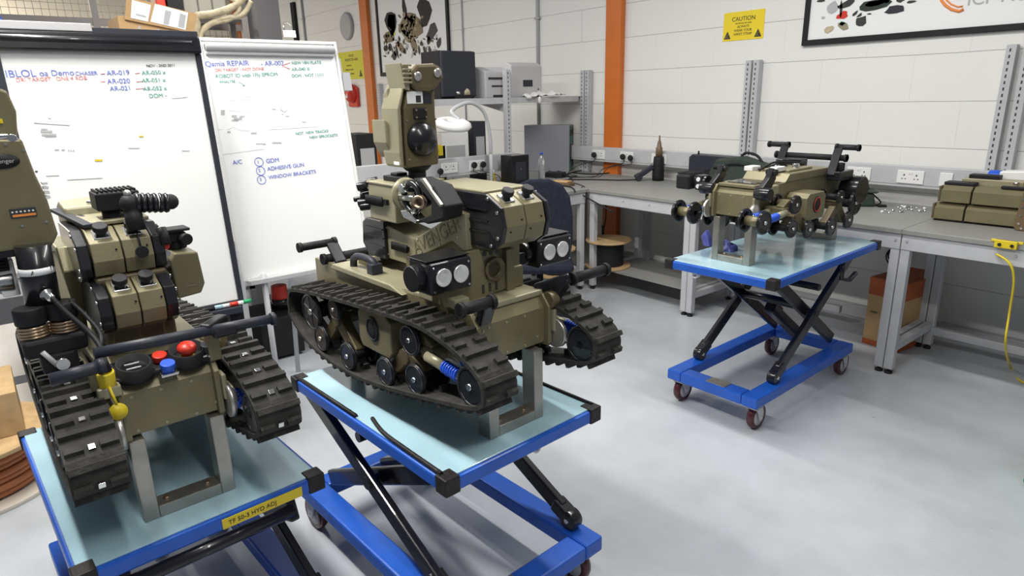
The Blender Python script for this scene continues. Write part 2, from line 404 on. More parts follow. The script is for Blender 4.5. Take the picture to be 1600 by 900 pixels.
plug(928, 242, 'y', 'black plug in the socket left of the orange column', [(-4.72, 4.68, .96), (-4.78, 4.6, zb), (-4.55, 4.5, zb), (-4.7, 4.4, zb)])
plug(973, 245, 'y', 'left of the two black plugs right of the orange column', [(-4.38, 4.68, .95), (-4.4, 4.6, zb), (-4.5, 4.4, zb), (-4.35, 4.2, zb), (-3.98, 4.02, zb), (-3.95, 3.955, .87), (-3.94, 3.95, .6)])
plug(985, 247, 'y', 'right of the two black plugs right of the orange column', [(-4.30, 4.68, .97), (-4.36, 4.62, zb), (-4.42, 4.5, zb), (-4.6, 4.4, zb)])
plug(741, 258, 'x', 'left of two black plugs behind the bench clutter', [(-4.66, 3.55, .96), (-4.6, 3.5, zb), (-4.45, 3.4, zb)])
plug(755, 257, 'x', 'right of two black plugs behind the bench clutter', [(-4.66, 3.62, .96), (-4.55, 3.6, zb), (-4.4, 3.7, zb)])
plug(688, 268, 'x', 'black plug below the yellow box behind the sensor head', [(-4.66, 3.15, .96), (-4.6, 3.1, zb), (-4.4, 3.0, zb)])

# slotted uprights
def upright(x, y, z0, z1, label, face, side):
    t = thing('slotted_upright', label, 'upright', (x, y, z0), 0, 'slotted shelf uprights')
    F = Vector(face); S = Vector(side)
    M = Matrix(((S.x, F.x, 0, 0), (S.y, F.y, 0, 0), (0, 0, 1, 0), (0, 0, 0, 1)))
    H = z1 - z0
    MB(M).box((-.026, .026), (-.028, .026), (0, H)).build('channel', LGREY, t, .002)
    s = MB(M); z = .03
    while z < H - .02: s.box((-.008, .0), (.0255, .0275), (z, z + .018)); z += .037
    s.build('slots', INKK, t)
    return t
UY = WY - .04
for px, lab in ((909.5, 'left slotted upright of the pair beside the orange column'), (917, 'right slotted upright of the pair beside the orange column'),
                (1169, 'left slotted upright of the middle pair on the right hand wall'), (1181, 'right slotted upright of the middle pair on the right hand wall'),
                (1575, 'left slotted upright of the pair at the right edge'), (1602, 'right slotted upright cut by the right edge of the picture')):
    x = at(px, 105, y=UY - .026).x
    upright(x, UY, BH, 1.875, lab, (0, -1, 0), (1, 0, 0))
upright(-4.862, 3.90, BH, 1.875, 'slotted upright at the wall end of the printer shelf bench', (1, 0, 0), (0, 1, 0))
upright(-4.862, 3.03, BH, 1.875, 'slotted upright behind the sensor head of the middle robot', (1, 0, 0), (0, 1, 0))
x = at(590, 150, y=WY - .08).x
upright(x, WY - .03, 1.1, at(583, 131, y=WY - .08).z, 'slotted upright in front of the far orange column', (0, -1, 0), (1, 0, 0))
sh = thing('wall_shelf', 'dark topped shelf carrying the printer and black computer box', 'shelf', (0, 0, 0))
MB().box((-5.40, -4.905), (2.95, WY - .002), (1.610, 1.628)).build('shelf_board', SHELFT, sh, .002)
MB().box((-4.908, -4.890), (2.95, WY - .1), (1.578, 1.632)).build('front_lip', LGREY, sh, .002)
for y in (3.03, 3.90): MB().prism([(-4.892, 1.50), (-4.892, 1.61), (-5.35, 1.61), (-5.35, 1.59)], 'xz', y - .01, y + .01).build('bracket', LGREY, sh)

# ------------------------------------------------------------------ things on the wall
def wall_sign(name, label, cat, x0, x1, z0, z1, m, d=.004, group=None):
    t = thing(name, label, cat, (x0, WY, z0), 0, group)
    MB().box((0, x1 - x0), (-d, 0), (0, z1 - z0)).build('panel', m, t)
    return t
def wtext(t, body, cx, z, size, m, d=.005, align='CENTER', name='lettering', tilt=0):
    return text(name, body, size, m, t, (cx, -d, z), (1, 0, tilt), (0, 0, 1), align)
def esd_symbol(t, x, z, s, d=.0055):
    b = MB(); b.prism([(x, z), (x + s, z), (x + s * .5, z + s * .95)], 'xz', -d - .001, -d); b.build('warning_triangle', INKK, t)
    b = MB(); b.beam((x + s * .25, -d - .0015, z + s * .12), (x + s * .62, -d - .0015, z + s * .55), .001, s * .10, (0, 1, 0))
    b.beam((x + s * .35, -d - .0015, z + s * .20), (x + s * .7, -d - .0015, z + s * .14), .001, s * .10, (0, 1, 0)); b.build('hand_symbol', SIGNY, t)
a, b = at(1131, 40, y=WY), at(1194, 40, y=WY)
t = wall_sign('caution_sign', 'small yellow caution sign about wrist straps on the right hand wall', 'sign', a.x, b.x, 2.035, 2.25, SIGNY)
W_ = b.x - a.x
wtext(t, 'CAUTION', W_ / 2, .145, .046, INKK); wtext(t, 'ESD PROTECTED AREA', W_ / 2, .122, .014, INKK)
for i, q in enumerate(('ALWAYS', 'WEAR YOUR', 'WRIST STRAP')): wtext(t, q, W_ / 2, .093 - i * .028, .027, INKK)
esd_symbol(t, .012, .015, .062); esd_symbol(t, W_ - .076, .015, .062)
a, b = at(528, 100, y=WY), at(574, 100, y=WY); za = at(570, 77, y=WY).z; zc = at(550, 124, y=WY).z
t = wall_sign('protected_area_sign', 'greenish yellow static protected area sign left of the far orange column', 'sign', a.x, b.x, zc, za, SIGNG)
W_ = b.x - a.x; H_ = za - zc
wtext(t, 'STATIC', W_ / 2, H_ * .80, H_ * .13, INKK); wtext(t, 'PROTECTED AREA', W_ / 2, H_ * .66, H_ * .13, INKK)
for i, q in enumerate(('No Persons', 'Without Grounded', 'Wrist Straps Allowed')): wtext(t, q, W_ * .4, H_ * (.48 - i * .15), H_ * .085, INKK)
esd_symbol(t, W_ * .72, H_ * .08, H_ * .26)
c = at(540, 41, y=WY - .04)
t = thing('wall_clock', 'round white wall clock left of the far orange column', 'clock', (c.x, WY, c.z))
MB().lathe([(.001, 0), (.2, 0), (.205, .03), (.185, .05)], (0, 0, 0), (0, -1, 0), 32).build('clock_case', GREYP, t)
MB().cyl((0, -.02, 0), (0, -.042, 0), .18, 32).build('dial', PAPER, t)
MB().beam((0, -.046, 0), (.0, -.046, .13), .012, .004).build('minute_hand', INKK, t)
MB().beam((0, -.046, 0), (-.06, -.046, .05), .014, .004, (0, 1, 0)).build('hour_hand', INKK, t)
c = at(550, 148, y=WY - .05)
t = thing('alarm_sounder', 'red domed alarm sounder under the greenish yellow sign', 'alarm', (c.x, WY, c.z))
MB().box((-.17, .17), (-.05, 0), (-.19, .12)).build('back_box', RED, t, .03)
MB().sph((0, -.06, .02), .15, (1, .7, 1)).build('dome', RED, t)
MB().box((-.05, .05), (-.16, -.15), (-.05, .02)).build('sticker', PAPER, t)
# portrait poster
a, b = at(592.5, 60, y=WY), at(704, 60, y=WY); z0 = at(640, 116, y=WY).z
t = thing('framed_poster', 'black framed poster of a robot and its tool kit beside the far column', 'poster', (a.x, WY, z0))
W_ = b.x - a.x; H_ = 1.95
def frame_bars(t, W, H, fw, d=.03):
    MB().box((0, W), (-d, 0), (0, fw)).box((0, W), (-d, 0), (H - fw, H)).box((0, fw), (-d, 0), (fw, H - fw)).box((W - fw, W), (-d, 0), (fw, H - fw)).build('frame', BLACKM, t, .003)
    MB().box((fw, W - fw), (-d * .5, 0), (fw, H - fw)).build('print', PAPER, t)
frame_bars(t, W_, H_, .05)
rnd = random.Random(3)
def blob(t, cx, cz, sx, sz, m, ang=0, n=9, name='printed_picture', jag=.25, d=-.0165):
    pts = []
    for i in range(n):
        q = 2 * math.pi * i / n; k = 1 + rnd.uniform(-jag, jag)
        u, v = sx * k * math.cos(q), sz * k * math.sin(q)
        pts.append((cx + u * math.cos(ang) - v * math.sin(ang), cz + u * math.sin(ang) + v * math.cos(ang)))
    MB().prism(pts, 'xz', d - .002, d).build(name, m, t)
sx_ = W_ / 112.
def pp(px, py): return ((px - 592.5) * sx_, at(px, py, y=WY).z - z0)
for px, py, sx, sz, m, an in ((617, 35, 11, 15, BLACKM, 0), (618, 34, 7, 10, BLUEP, 0), (619, 50, 4, 5, YEL, 0), (612, 58, 9, 7, OLIVE_D, 0), (645, 35, 12, 16, OLIVE_D, .4), (655, 40, 13, 12, BROWN, 0), (641, 14, 3, 14, BLACKM, .1),
                             (672, 17, 10, 18, BLACKM, 0), (680, 50, 9, 8, INKK, .5), (640, 55, 3, 20, OLIVE, .9), (630, 72, 3, 14, BROWN, 1.0), (652, 68, 4, 12, OLIVE_D, .6), (619, 88, 5, 5, INKK, 0), (605, 75, 4, 4, INKK, 0),
                             (613, 74, 4, 5, INKK, 0), (624, 80, 6, 3, INKK, 1.9), (660, 78, 2, 6, INKK, .2), (668, 78, 2, 5, INKK, .4), (676, 77, 2, 5, INKK, .5), (675, 63, 3, 5, INKK, .7), (690, 66, 3, 6, INKK, -.5), (607, 83, 3, 2, INKF, 0),
                             (650, 82, 5, 2, INKF, 1), (637, 80, 2, 4, INKK, .5), (683, 80, 2, 3, INKF, 0)):
    u, v = pp(px, py); blob(t, u, v, sx * sx_, sz * sx_ * .62, m, an)
for i in range(70):
    px = 600 + rnd.random() * 98; py = 58 + rnd.random() * 34 - abs(px - 650) * .08
    u, v = pp(px, py); blob(t, u, v, rnd.uniform(.6, 2.6) * sx_, rnd.uniform(.8, 4) * sx_ * .5, rnd.choice([INKK, OLIVE_D, INKF, BROWN, INKK]), rnd.uniform(0, 3), 6)
for i in range(30):
    px = 632 + rnd.random() * 36; py = 22 + rnd.random() * 30
    u, v = pp(px, py); blob(t, u, v, rnd.uniform(1, 4) * sx_, rnd.uniform(1, 6) * sx_ * .5, rnd.choice([OLIVE_D, BROWN, OLIVE, INKK]), rnd.uniform(0, 3), 7, 'printed_picture', .3, -.0172)
# wide framed print at the top right
t = thing('framed_print', 'wide black framed equipment print with orange swirl logo, top right', 'poster', (at(1256, 60, y=WY).x, WY, 1.955))
frame_bars(t, 2.5, .95, .038)
X0 = t.location.x
def q2(px, py): p = at(px, py, y=WY); return p.x - X0, p.z - 1.955
for px, py, sx, sz, m, an in ((1302, 12, 9, 8, INKF, .6), (1316, 14, 2, 14, INKK, .1), (1326, 6, 13, 5, INKK, .3), (1366, 9, 22, 8, CANVAS, .1), (1371, 5, 16, 4, GREEN, .1), (1400, 15, 12, 5, SLATE, .05), (1318, 24, 8, 5, RED, .2), (1338, 21, 5, 2, INKK, .8), (1345, 24, 4, 2, INKK, .6),
                             (1347, 34, 8, 7, INKK, .3), (1298, 46, 7, 5, CREAM, .3), (1320, 42, 9, 5, OLIVE_L, -.4), (1318, 37, 4, 3, GREEN, 0), (1408, 1, 5, 3, INKK, 0), (1425, 3, 6, 2, INKK, 0), (1360, 22, 3, 1, INKK, 0), (1288, 28, 3, 2, INKF, 0), (1388, 1, 3, 4, INKK, 0), (1285, 1, 6, 2, INKK, 0)):
    u, v = q2(px, py); k = .0049; blob(t, u, v, sx * k, sz * k * .95, m, an)
pts = [(1472, 0), (1478, 8), (1488, 15), (1500, 18), (1507, 15)]
MB().tube([(q2(*p)[0], -.018, q2(*p)[1]) for p in pts], .009, 6).build('swirl_logo', SWIRL, t)
MB().tube([(q2(*p)[0], -.018, q2(*p)[1]) for p in ((1480, 0), (1488, 7), (1498, 11), (1506, 10))], .005, 6).build('swirl_logo', SWIRL, t)
u, v = q2(1511, 9); wtext(t, 'ICP NewTech', u, v, .10, INKF, .0175, 'LEFT', tilt=-.0)

# ------------------------------------------------------------------ boards
def boardM(P, tilt):
    ty = Vector((-math.sin(tilt), 0, math.cos(tilt)))
    return P, Vector((0, 1, 0)), ty
def in_board(P, tilt, px, py):
    """u, v on the board face for a spot seen on it"""
    P = Vector(P); up = Vector((-math.sin(tilt), 0, math.cos(tilt))); n = Vector((math.cos(tilt), 0, math.sin(tilt)))
    d = ray(px, py); o = Vector((0, 0, CH)); k = (P - o).dot(n) / d.dot(n); q = o + d * k - P
    return q.y, q.dot(up)
def easel_board(name, label, P, tilt, W, H, frame_m, clamp_m, fw):
    """P: bottom left corner of the face"""
    t = thing(name, label, 'whiteboard', (P[0], P[1], 0))
    up = Vector((-math.sin(tilt), 0, math.cos(tilt))); n = Vector((math.cos(tilt), 0, math.sin(tilt)))
    M = Matrix(((0, up.x, n.x, 0), (1, up.y, n.y, 0), (0, up.z, n.z, P[2]), (0, 0, 0, 1)))
    MB(M).box((0, W), (0, H), (-.02, 0)).build('writing_panel', BOARD, t, .003)
    MB(M).box((-fw, 0), (-fw, H + fw), (-.025, .006)).box((W, W + fw), (-fw, H + fw), (-.025, .006)).box((0, W), (-fw, 0), (-.025, .006)).box((0, W), (H, H + fw), (-.025, .006)).build('frame', frame_m, t, .002)
    MB(M).lathe([(.001, 0), (.020, 0), (.020, W - .02), (.001, W - .02)], (.01, H - .028, .014), (1, 0, 0), 14).box((.01, W - .01), (H - .062, H - .012), (0, .018)).build('paper_clamp', clamp_m, t, .004)
    return t, M
TL = R(9.6)
t, M = easel_board('flip_board', 'white flip board with grey clamp bar, right of the big whiteboard', (-3.117, .888, .845), R(9.4), .635, 1.085, WHITEP, GREYP, .014)
for u, lab in ((.07, 0), (.20, 1)):
    pass
MB().tube([(.01, .07, .86), (.0 - .5, .12, .02)], .0001, 4) if 0 else None
MB().cyl((.02, .075, .86), (-.05, .10, 0), .014, 10).cyl((.02, .56, .86), (-.05, .54, 0), .014, 10).build('front_leg', LGREY, t)
MB().cyl((-.15, .30, 1.7), (-.72, .44, 0), .014, 10).build('rear_leg', LGREY, t)
MB(M).box((0, .635), (-.035, -.012), (-.01, .05)).build('pen_tray', GREYP, t, .003)
MB(M).box((.635, .66), (.93, 1.02), (-.03, 0)).box((.655, .70), (.86, .95), (-.02, 0)).build('side_arm', GREYP, t)
FLIP = t; FM = M
def btext(t, M, P, tilt, px, py, body, size, m, rot=0.0):
    u, v = in_board(P, tilt, px, py)
    o = M @ Vector((u, v, .0012)); xd = M.to_3x3() @ Vector((math.cos(rot), math.sin(rot), 0)); yd = M.to_3x3() @ Vector((-math.sin(rot), math.cos(rot), 0))
    return text('handwriting', body, size, m, t, o, xd, yd)
P2 = (-3.117, .888, .845)
for px, py, s_, sz, m in ((321, 104, 'Qamia REPAIR', .034, INKB), (408, 103, '- AR-002', .032, INKB), (336, 112, 'DRI TARGET - NOT DONE', .020, INKR), (337, 122, 'ROBOT ID with 1Fly EPROM', .025, INKG), (343, 130, 'ANALYSE', .018, INKG),
                          (456, 101, 'NEW VIN PLATE', .022, INKG), (456, 111, 'AR-040 X', .024, INKG), (456, 121, 'DOM - NOT 11/11', .022, INKG), (462, 211, 'NOT  NEW TRACKS', .020, INKG), (484, 217, 'NEW SPROCKETS', .020, INKG),
                          (364, 257, 'A/C', .028, INKB), (416, 255, 'GDM', .030, INKB), (418, 267, 'ADHESIVE GUN', .028, INKB), (420, 280, 'WINDOW BRACKETS', .026, INKB), (402, 256, '1', .022, INKB), (404, 269, '2', .022, INKB), (406, 283, '3', .022, INKB)):
    btext(t, M, P2, R(9.4), px, py, s_, sz * .95, m, R(2.0))
for px, py in ((404.5, 253), (407, 267), (408.5, 281)):
    u, v = in_board(P2, R(9.4), px, py); MB(M).torus((u, v, .001), (0, 0, 1), .020, .0016, 20, 5).build('marker_ring', INKB, t)
def bline(t, M, P, tilt, pts, m, r=.0016, name='marker_line'):
    MB(M).tube([(*in_board(P, tilt, *p), .001) for p in pts], r, 5).build(name, m, t)
bline(t, M, P2, R(9.4), [(441, 102), (453, 98)], INKR); bline(t, M, P2, R(9.4), [(441, 103), (453, 108)], INKR)
bline(t, M, P2, R(9.4), [(373, 128), (383, 134), (379, 134)], INKG)
for pts in ([(318, 146), (400, 134), (412, 233), (336, 243)], [(403, 135), (482, 133), (497, 198), (418, 203)]):
    q = [in_board(P2, R(9.4), *p) for p in pts]
    MB(M).faces([(*a_, .0006) for a_ in q] + [(*a_, .0012) for a_ in q], [(0, 1, 2, 3), (7, 6, 5, 4), (0, 1, 5, 4), (1, 2, 6, 5), (2, 3, 7, 6), (3, 0, 4, 7)]).build('taped_sheet', PAPER, t)
def bquad(t, M, P, tilt, x0, y0, x1, y1, m, jag=0, name='printed_sketch'):
    q = [in_board(P, tilt, *p) for p in ((x0, y1), (x1, y1), (x1, y0), (x0, y0))]
    MB(M).faces([(*a_, .0012) for a_ in q] + [(*a_, .0018) for a_ in q], [(0, 1, 2, 3), (7, 6, 5, 4), (0, 1, 5, 4), (1, 2, 6, 5), (2, 3, 7, 6), (3, 0, 4, 7)]).build(name, m, t)
for pts in ([(355, 154), (392, 151)], [(356, 158), (391, 156), (392, 148)], [(357, 173), (395, 176), (397, 164)], [(423, 146), (426, 158)], [(336, 204), (348, 202)], [(355, 203), (365, 199), (375, 204), (390, 205)]): bline(t, M, P2, R(9.4), pts, INKF, .0009)
for x0, y0, x1, y1 in ((362, 180, 370, 184), (365, 184, 378, 188), (362, 187, 372, 190), (374, 181, 382, 184), (345, 172, 351, 180), (355, 205, 360, 208), (392, 207, 401, 210)): bquad(t, M, P2, R(9.4), x0, y0, x1, y1, INKF)
bline(t, M, P2, R(9.4), [(440, 166), (438, 172), (444, 175), (449, 172)], INKF, .002)
for x0, y0, x1, y1 in ((425, 170, 431, 172), (440, 178, 443, 180), (446, 181, 452, 183), (425, 222, 440, 224), (400, 224, 415, 226), (472, 190, 478, 192)): bquad(t, M, P2, R(9.4), x0, y0, x1, y1, INKF)
bquad(t, M, P2, R(9.4), 376, 60, 387, 66, BLACKM) if 0 else None
# left whiteboard
P1 = (-2.945, .140, .80)
t, M = easel_board('whiteboard', 'big black framed whiteboard with coloured pens on its tray, behind the left robot', P1, R(5.6), .653, 1.115, SLATE, BLACK, .022)
MB(M).box((-.02, .675), (1.045, 1.115), (.005, .03)).build('top_roller', BLACK, t, .01)
MB(M).box((-.05, .30), (1.12, 1.15), (-.03, .01)).build('grey_strip', GREYP, t, .003)
MB(M).box((0, .65), (-.05, -.02), (-.005, .06)).build('pen_tray', SLATE, t, .004)
MB().box((-.02, .03), (.60, .66), (0, .80)).build('front_leg', BLACKM, t, .004); MB().box((-.02, .03), (-.03, .03), (0, .80)).build('front_leg', BLACKM, t, .004)
MB().cyl((-.12, .3, 1.7), (-.60, .30, 0), .018, 10).build('rear_leg', BLACKM, t)
for px, py, s_, sz, m in ((9, 121, 'IBLOL', .044, INKB), (62, 119, 'oa Demo', .036, INKB), (118, 118, 'CHASER', .025, INKB), (25, 128, 'DRI TARGET', .024, INKR), (88, 126, 'ONE 4 ROB', .024, INKR), (160, 118, '- AR-019', .032, INKB), (222, 117, 'AR-050 x', .028, INKG),
                          (168, 131, 'AR-020', .032, INKB), (222, 129, 'AR-051 x', .028, INKG), (172, 142, 'AR-021', .030, INKB), (224, 142, 'AR-052 x', .028, INKG), (233, 153, 'DOM -', .028, INKG), (229, 105, 'NOV - 2ND 2011', .018, INKK)):
    btext(t, M, P1, R(5.6), px, py, s_, sz * .80, m, R(2.0))
for pts in ([(211, 115), (219, 114)], [(213, 128), (222, 127)], [(212, 139), (226, 138)], [(157, 116), (164, 115)], [(157, 128), (164, 127)]): bline(t, M, P1, R(5.6), pts, INKR, .0012)
for pts in ([(268, 154), (292, 152)], [(72, 275), (92, 274)], [(105, 281), (160, 278)], [(53, 192), (109, 196)], [(75, 184), (80, 186)]): bline(t, M, P1, R(5.6), pts, INKF, .0009)
for x0, y0, x1, y1 in ((64, 201, 74, 203), (63, 204, 82, 207), (65, 209, 88, 212), (70, 213, 88, 214), (85, 233, 92, 235), (96, 233, 101, 235), (106, 234, 108, 236), (110, 234, 112, 236), (114, 234, 116, 236), (200, 231, 218, 232), (284, 235, 296, 236)): bquad(t, M, P1, R(5.6), x0, y0, x1, y1, INKF)
bquad(t, M, P1, R(5.6), 217, 212, 224, 214, YEL); bquad(t, M, P1, R(5.6), 148, 249, 160, 252, YEL)
# pens on the tray
for px, m, m2 in ((318, CYAN, BLACKM), (343, RED, WHITEP), (365, GREEN, WHITEP)):
    u = in_board(P1, R(5.6), px, 462)[0]
    o = M @ Vector((u, -.010, .03)); p = o + Vector((P1[0], P1[1], 0))
    nm = {318: 'pale blue', 343: 'red', 365: 'green'}[px]
    k = thing('marker_pen', nm + ' marker pen on the tray of the big whiteboard', 'marker pen', p, 0, 'whiteboard pens')
    MB().cyl((0, -.035, 0), (0, .030, 0), .009, 12).build('barrel', m2, k); MB().cyl((0, .028, 0), (0, .062, 0), .0098, 12).build('cap', m, k)

# things clipped to the boards
p = at(452, 58, x=-3.30)
k = thing('bulldog_clip', 'shiny bulldog clip on the top edge of the flip board', 'clip', p)
MB().prism([(-.012, 0), (.012, 0), (.004, .03), (-.004, .03)], 'xz', -.03, .03).build('jaw', CHROME, k)
MB().tube([(.0, -.02, .02), (-.01, -.018, .055), (-.01, .0, .065), (-.01, .018, .055), (0, .02, .02)], .0025, 6).build('handle', CHROME, k)
p = at(86, 60, x=-3.06)
k = thing('bulldog_clip', 'dark clip with beige handle on top of the big whiteboard', 'clip', p)
MB().box((-.015, .015), (-.075, .11), (-.03, .002)).build('jaw', BLACKM, k, .003)
MB().tube([(0, -.02, -.01), (0, -.018, .02), (0, 0, .028), (0, .018, .02), (0, .02, -.01)], .004, 6).build('handle', CREAM, k)

# ------------------------------------------------------------------ behind the boards, upper left
xc = -8.0
t = thing('wire_mesh_partition', 'tall grey wire mesh partition in front of the cream wall', 'partition', (xc, -1.5, 0))
b = MB(); L_ = 4.15
for y in (0, 1.25, 2.70, L_): b.box((-.03, .03), (y - .03, y + .03), (0, 3.9))
for z in (.05, 1.3, 2.44, 3.85): b.box((-.025, .025), (0, L_), (z - .03, z + .03))
b.build('partition_frame', MESHG, t)
b = MB(); y = .08
while y < L_: b.box((-.002, .002), (y - .002, y + .002), (.05, 3.85)); y += .0625
z = .1
while z < 3.85: b.box((-.002, .002), (0, L_), (z - .002, z + .002)); z += .0625
b.build('wire_mesh', MESHG, t)
struct(MB().box((-8.2, -7.7), (at(402, 30, x=-7.7).y, at(438, 30, x=-7.7).y), (0, 4.2)).build('trim_1', mat('dark_grey_cladding', (.16, .155, .16), .6)))
x0 = at(457.5, 10, y=WY).x; x1 = at(462.5, 10, y=WY).x
k = MB().box((x0, x1), (WY - .05, WY), (2.5, at(460, 4, y=WY).z)).build('wall_strip', BLACKM); tag(k, 'short black vertical strip on the wall above the flip board clip', 'wall strip')
x0 = at(370, 60, y=WY - .05)
c = MB().box((-15 + .001, -14.9), (at(368, 50, x=-14.9).y, at(377, 50, x=-14.9).y), (0, 4.2)).build('steel_column', ORANGE); tag(c, 'orange steel column far behind the wire mesh', 'column')
# storage rack hidden behind the boards, with a box and a wrapped bundle on it
t = thing('storage_rack', 'grey storage rack behind the boards carrying the cardboard box', 'rack', (-5.16, .38, 0))
b = MB()
for x in (-.25, .25):
    for y in (0, 1.05): b.box((x - .02, x + .02), (y - .02, y + .02), (0, at(240, 68, x=-4.95).z - .02))
b.build('post', LGREY, t)
for z in (.3, 1.1, at(240, 68, x=-4.95).z - .026): MB().box((-.27, .27), (-.02, 1.07), (z, z + .025)).build('rack_shelf', GREYP, t)
def M_at(px, py, x): return at(px, py, x=x)
p = M_at(195, 60, -4.75)
c0 = at(191, 68, x=-4.95); c1 = at(300, 30, x=-4.95)
t = thing('cardboard_box', 'long cardboard box with white labels above the big whiteboard', 'box', (-4.95, c0.y, c0.z))
L_ = c1.y - c0.y; H_ = c1.z - c0.z
MB().box((-.38, 0), (0, L_), (0, H_)).build('carton', CARD, t, .004)
def fq(pts, x0, x1, nm, m): 
    q = [at(*p, x=-4.93) - Vector((-4.95, c0.y, c0.z)) for p in pts]; return MB().prism([(p.y, p.z) for p in q], 'yz', x0, x1).build(nm, m, t)
fq([(195, 30), (303, 52), (308, 22), (245, 6), (198, -6)], .004, .02, 'open_flap', CARD)
fq([(204, 28), (231, 34), (236, 8), (206, 0)], .021, .024, 'shipping_label', PAPER); fq([(235, 34), (290, 47), (294, 20), (242, 6)], .021, .024, 'shipping_label', PAPER)
fq([(255, 37), (263, 39), (267, 18), (258, 16)], .0245, .026, 'barcode', INKF); fq([(278, 42), (287, 44), (290, 24), (281, 21)], .0245, .026, 'barcode', INKF)
fq([(212, 24), (228, 28), (228, 25), (212, 21)], .0245, .026, 'barcode', INKF)
for px, py in ((215, 44), (245, 48), (277, 52)): fq([(px, py), (px + 6, py + 1), (px + 5, py - 5)], .0005, .001, 'printed_arrow', INKF)
t = thing('wrapped_tubing', 'bundle of cream wrapped tubing rising behind the flip board', 'tubing', (0, 0, 0))
def tb(pts, r): return MB().tube(smooth_path([at(*q, x=-5.3) for q in pts], 6), r, 8)
tb([(302, 68), (308, 40), (306, 26), (330, 22), (352, 16), (368, 8), (385, -8)], .026).build('tube', CREAM, t)
tb([(312, 66), (318, 45), (345, 30), (372, 26), (384, 18), (392, 2)], .018).build('tube', CREAM, t)
tb([(305, 60), (330, 38), (360, 30), (374, 12), (362, -2)], .016).build('tube', CREAM, t)
q = at(308, 60, x=-5.3); MB().box((q.x - .03, q.x + .03), (q.y - .04, q.y + .05), (1.0, q.z)).build('stand', CREAM, t)
c = thing('sheet_cladding', 'ribbed grey sheet panels standing above the cardboard box', 'panel', (0, 0, 0))
b = MB(); y0 = at(285, 10, x=-7.6).y; y1 = at(352, 10, x=-7.6).y
n = 3
for i in range(n): b.box((-7.6, -7.56), (y0 + (y1 - y0) * i / n + .01, y0 + (y1 - y0) * (i + 1) / n - .01), (at(320, 27, x=-7.5).z + .001, 3.9))
b.build('ribbed_panel', mat('weathered_grey_sheet', (.33, .32, .27), .6), c)
b = MB(); y0 = at(236, 5, x=-7.5).y; y1 = at(278, 5, x=-7.5).y
zr = at(320, 27, x=-7.5).z; ye = at(352, 10, x=-7.6).y
k = MB().box((-7.5, -7.3), (y0, y0 + (y1 - y0) * .35), (zr, zr + .4)).build('red_crate', RED, None, .01); tag(k, 'red container in the dark row above the cardboard box', 'crate')
k = MB().box((-7.5, -7.3), (y0 + (y1 - y0) * .4, y1), (zr, zr + .4)).build('black_crate', BLACKM, None, .01); tag(k, 'black container in the dark row above the cardboard box', 'crate')
k = thing('high_rack', 'high grey rack', 'rack')
MB().box((-7.72, -7.26), (y0 - .1, ye + .1), (zr - .03, zr)).build('rack_shelf', MESHG, k)
for x in (-7.69, -7.29):
    for y in (y0 - .07, ye + .07): MB().box((x - .03, x + .03), (y - .03, y + .03), (0, zr - .03)).build('post', MESHG, k)
tag(k, 'high grey rack beam under the ribbed panels', 'rack')
k = MB().tube(smooth_path([at(-12, 5, x=-6.2), at(4, 38, x=-6.2), at(14, 62, x=-6.2), at(24, 120, x=-6.2)], 5), .012, 6).tube(smooth_path([at(-18, 15, x=-6.2), at(0, 45, x=-6.2), at(8, 66, x=-6.2), at(18, 125, x=-6.2)], 5), .012, 6).build('blue_cable', BLUEP)
tag(k, 'pair of blue cables hanging in the top left corner', 'cable')

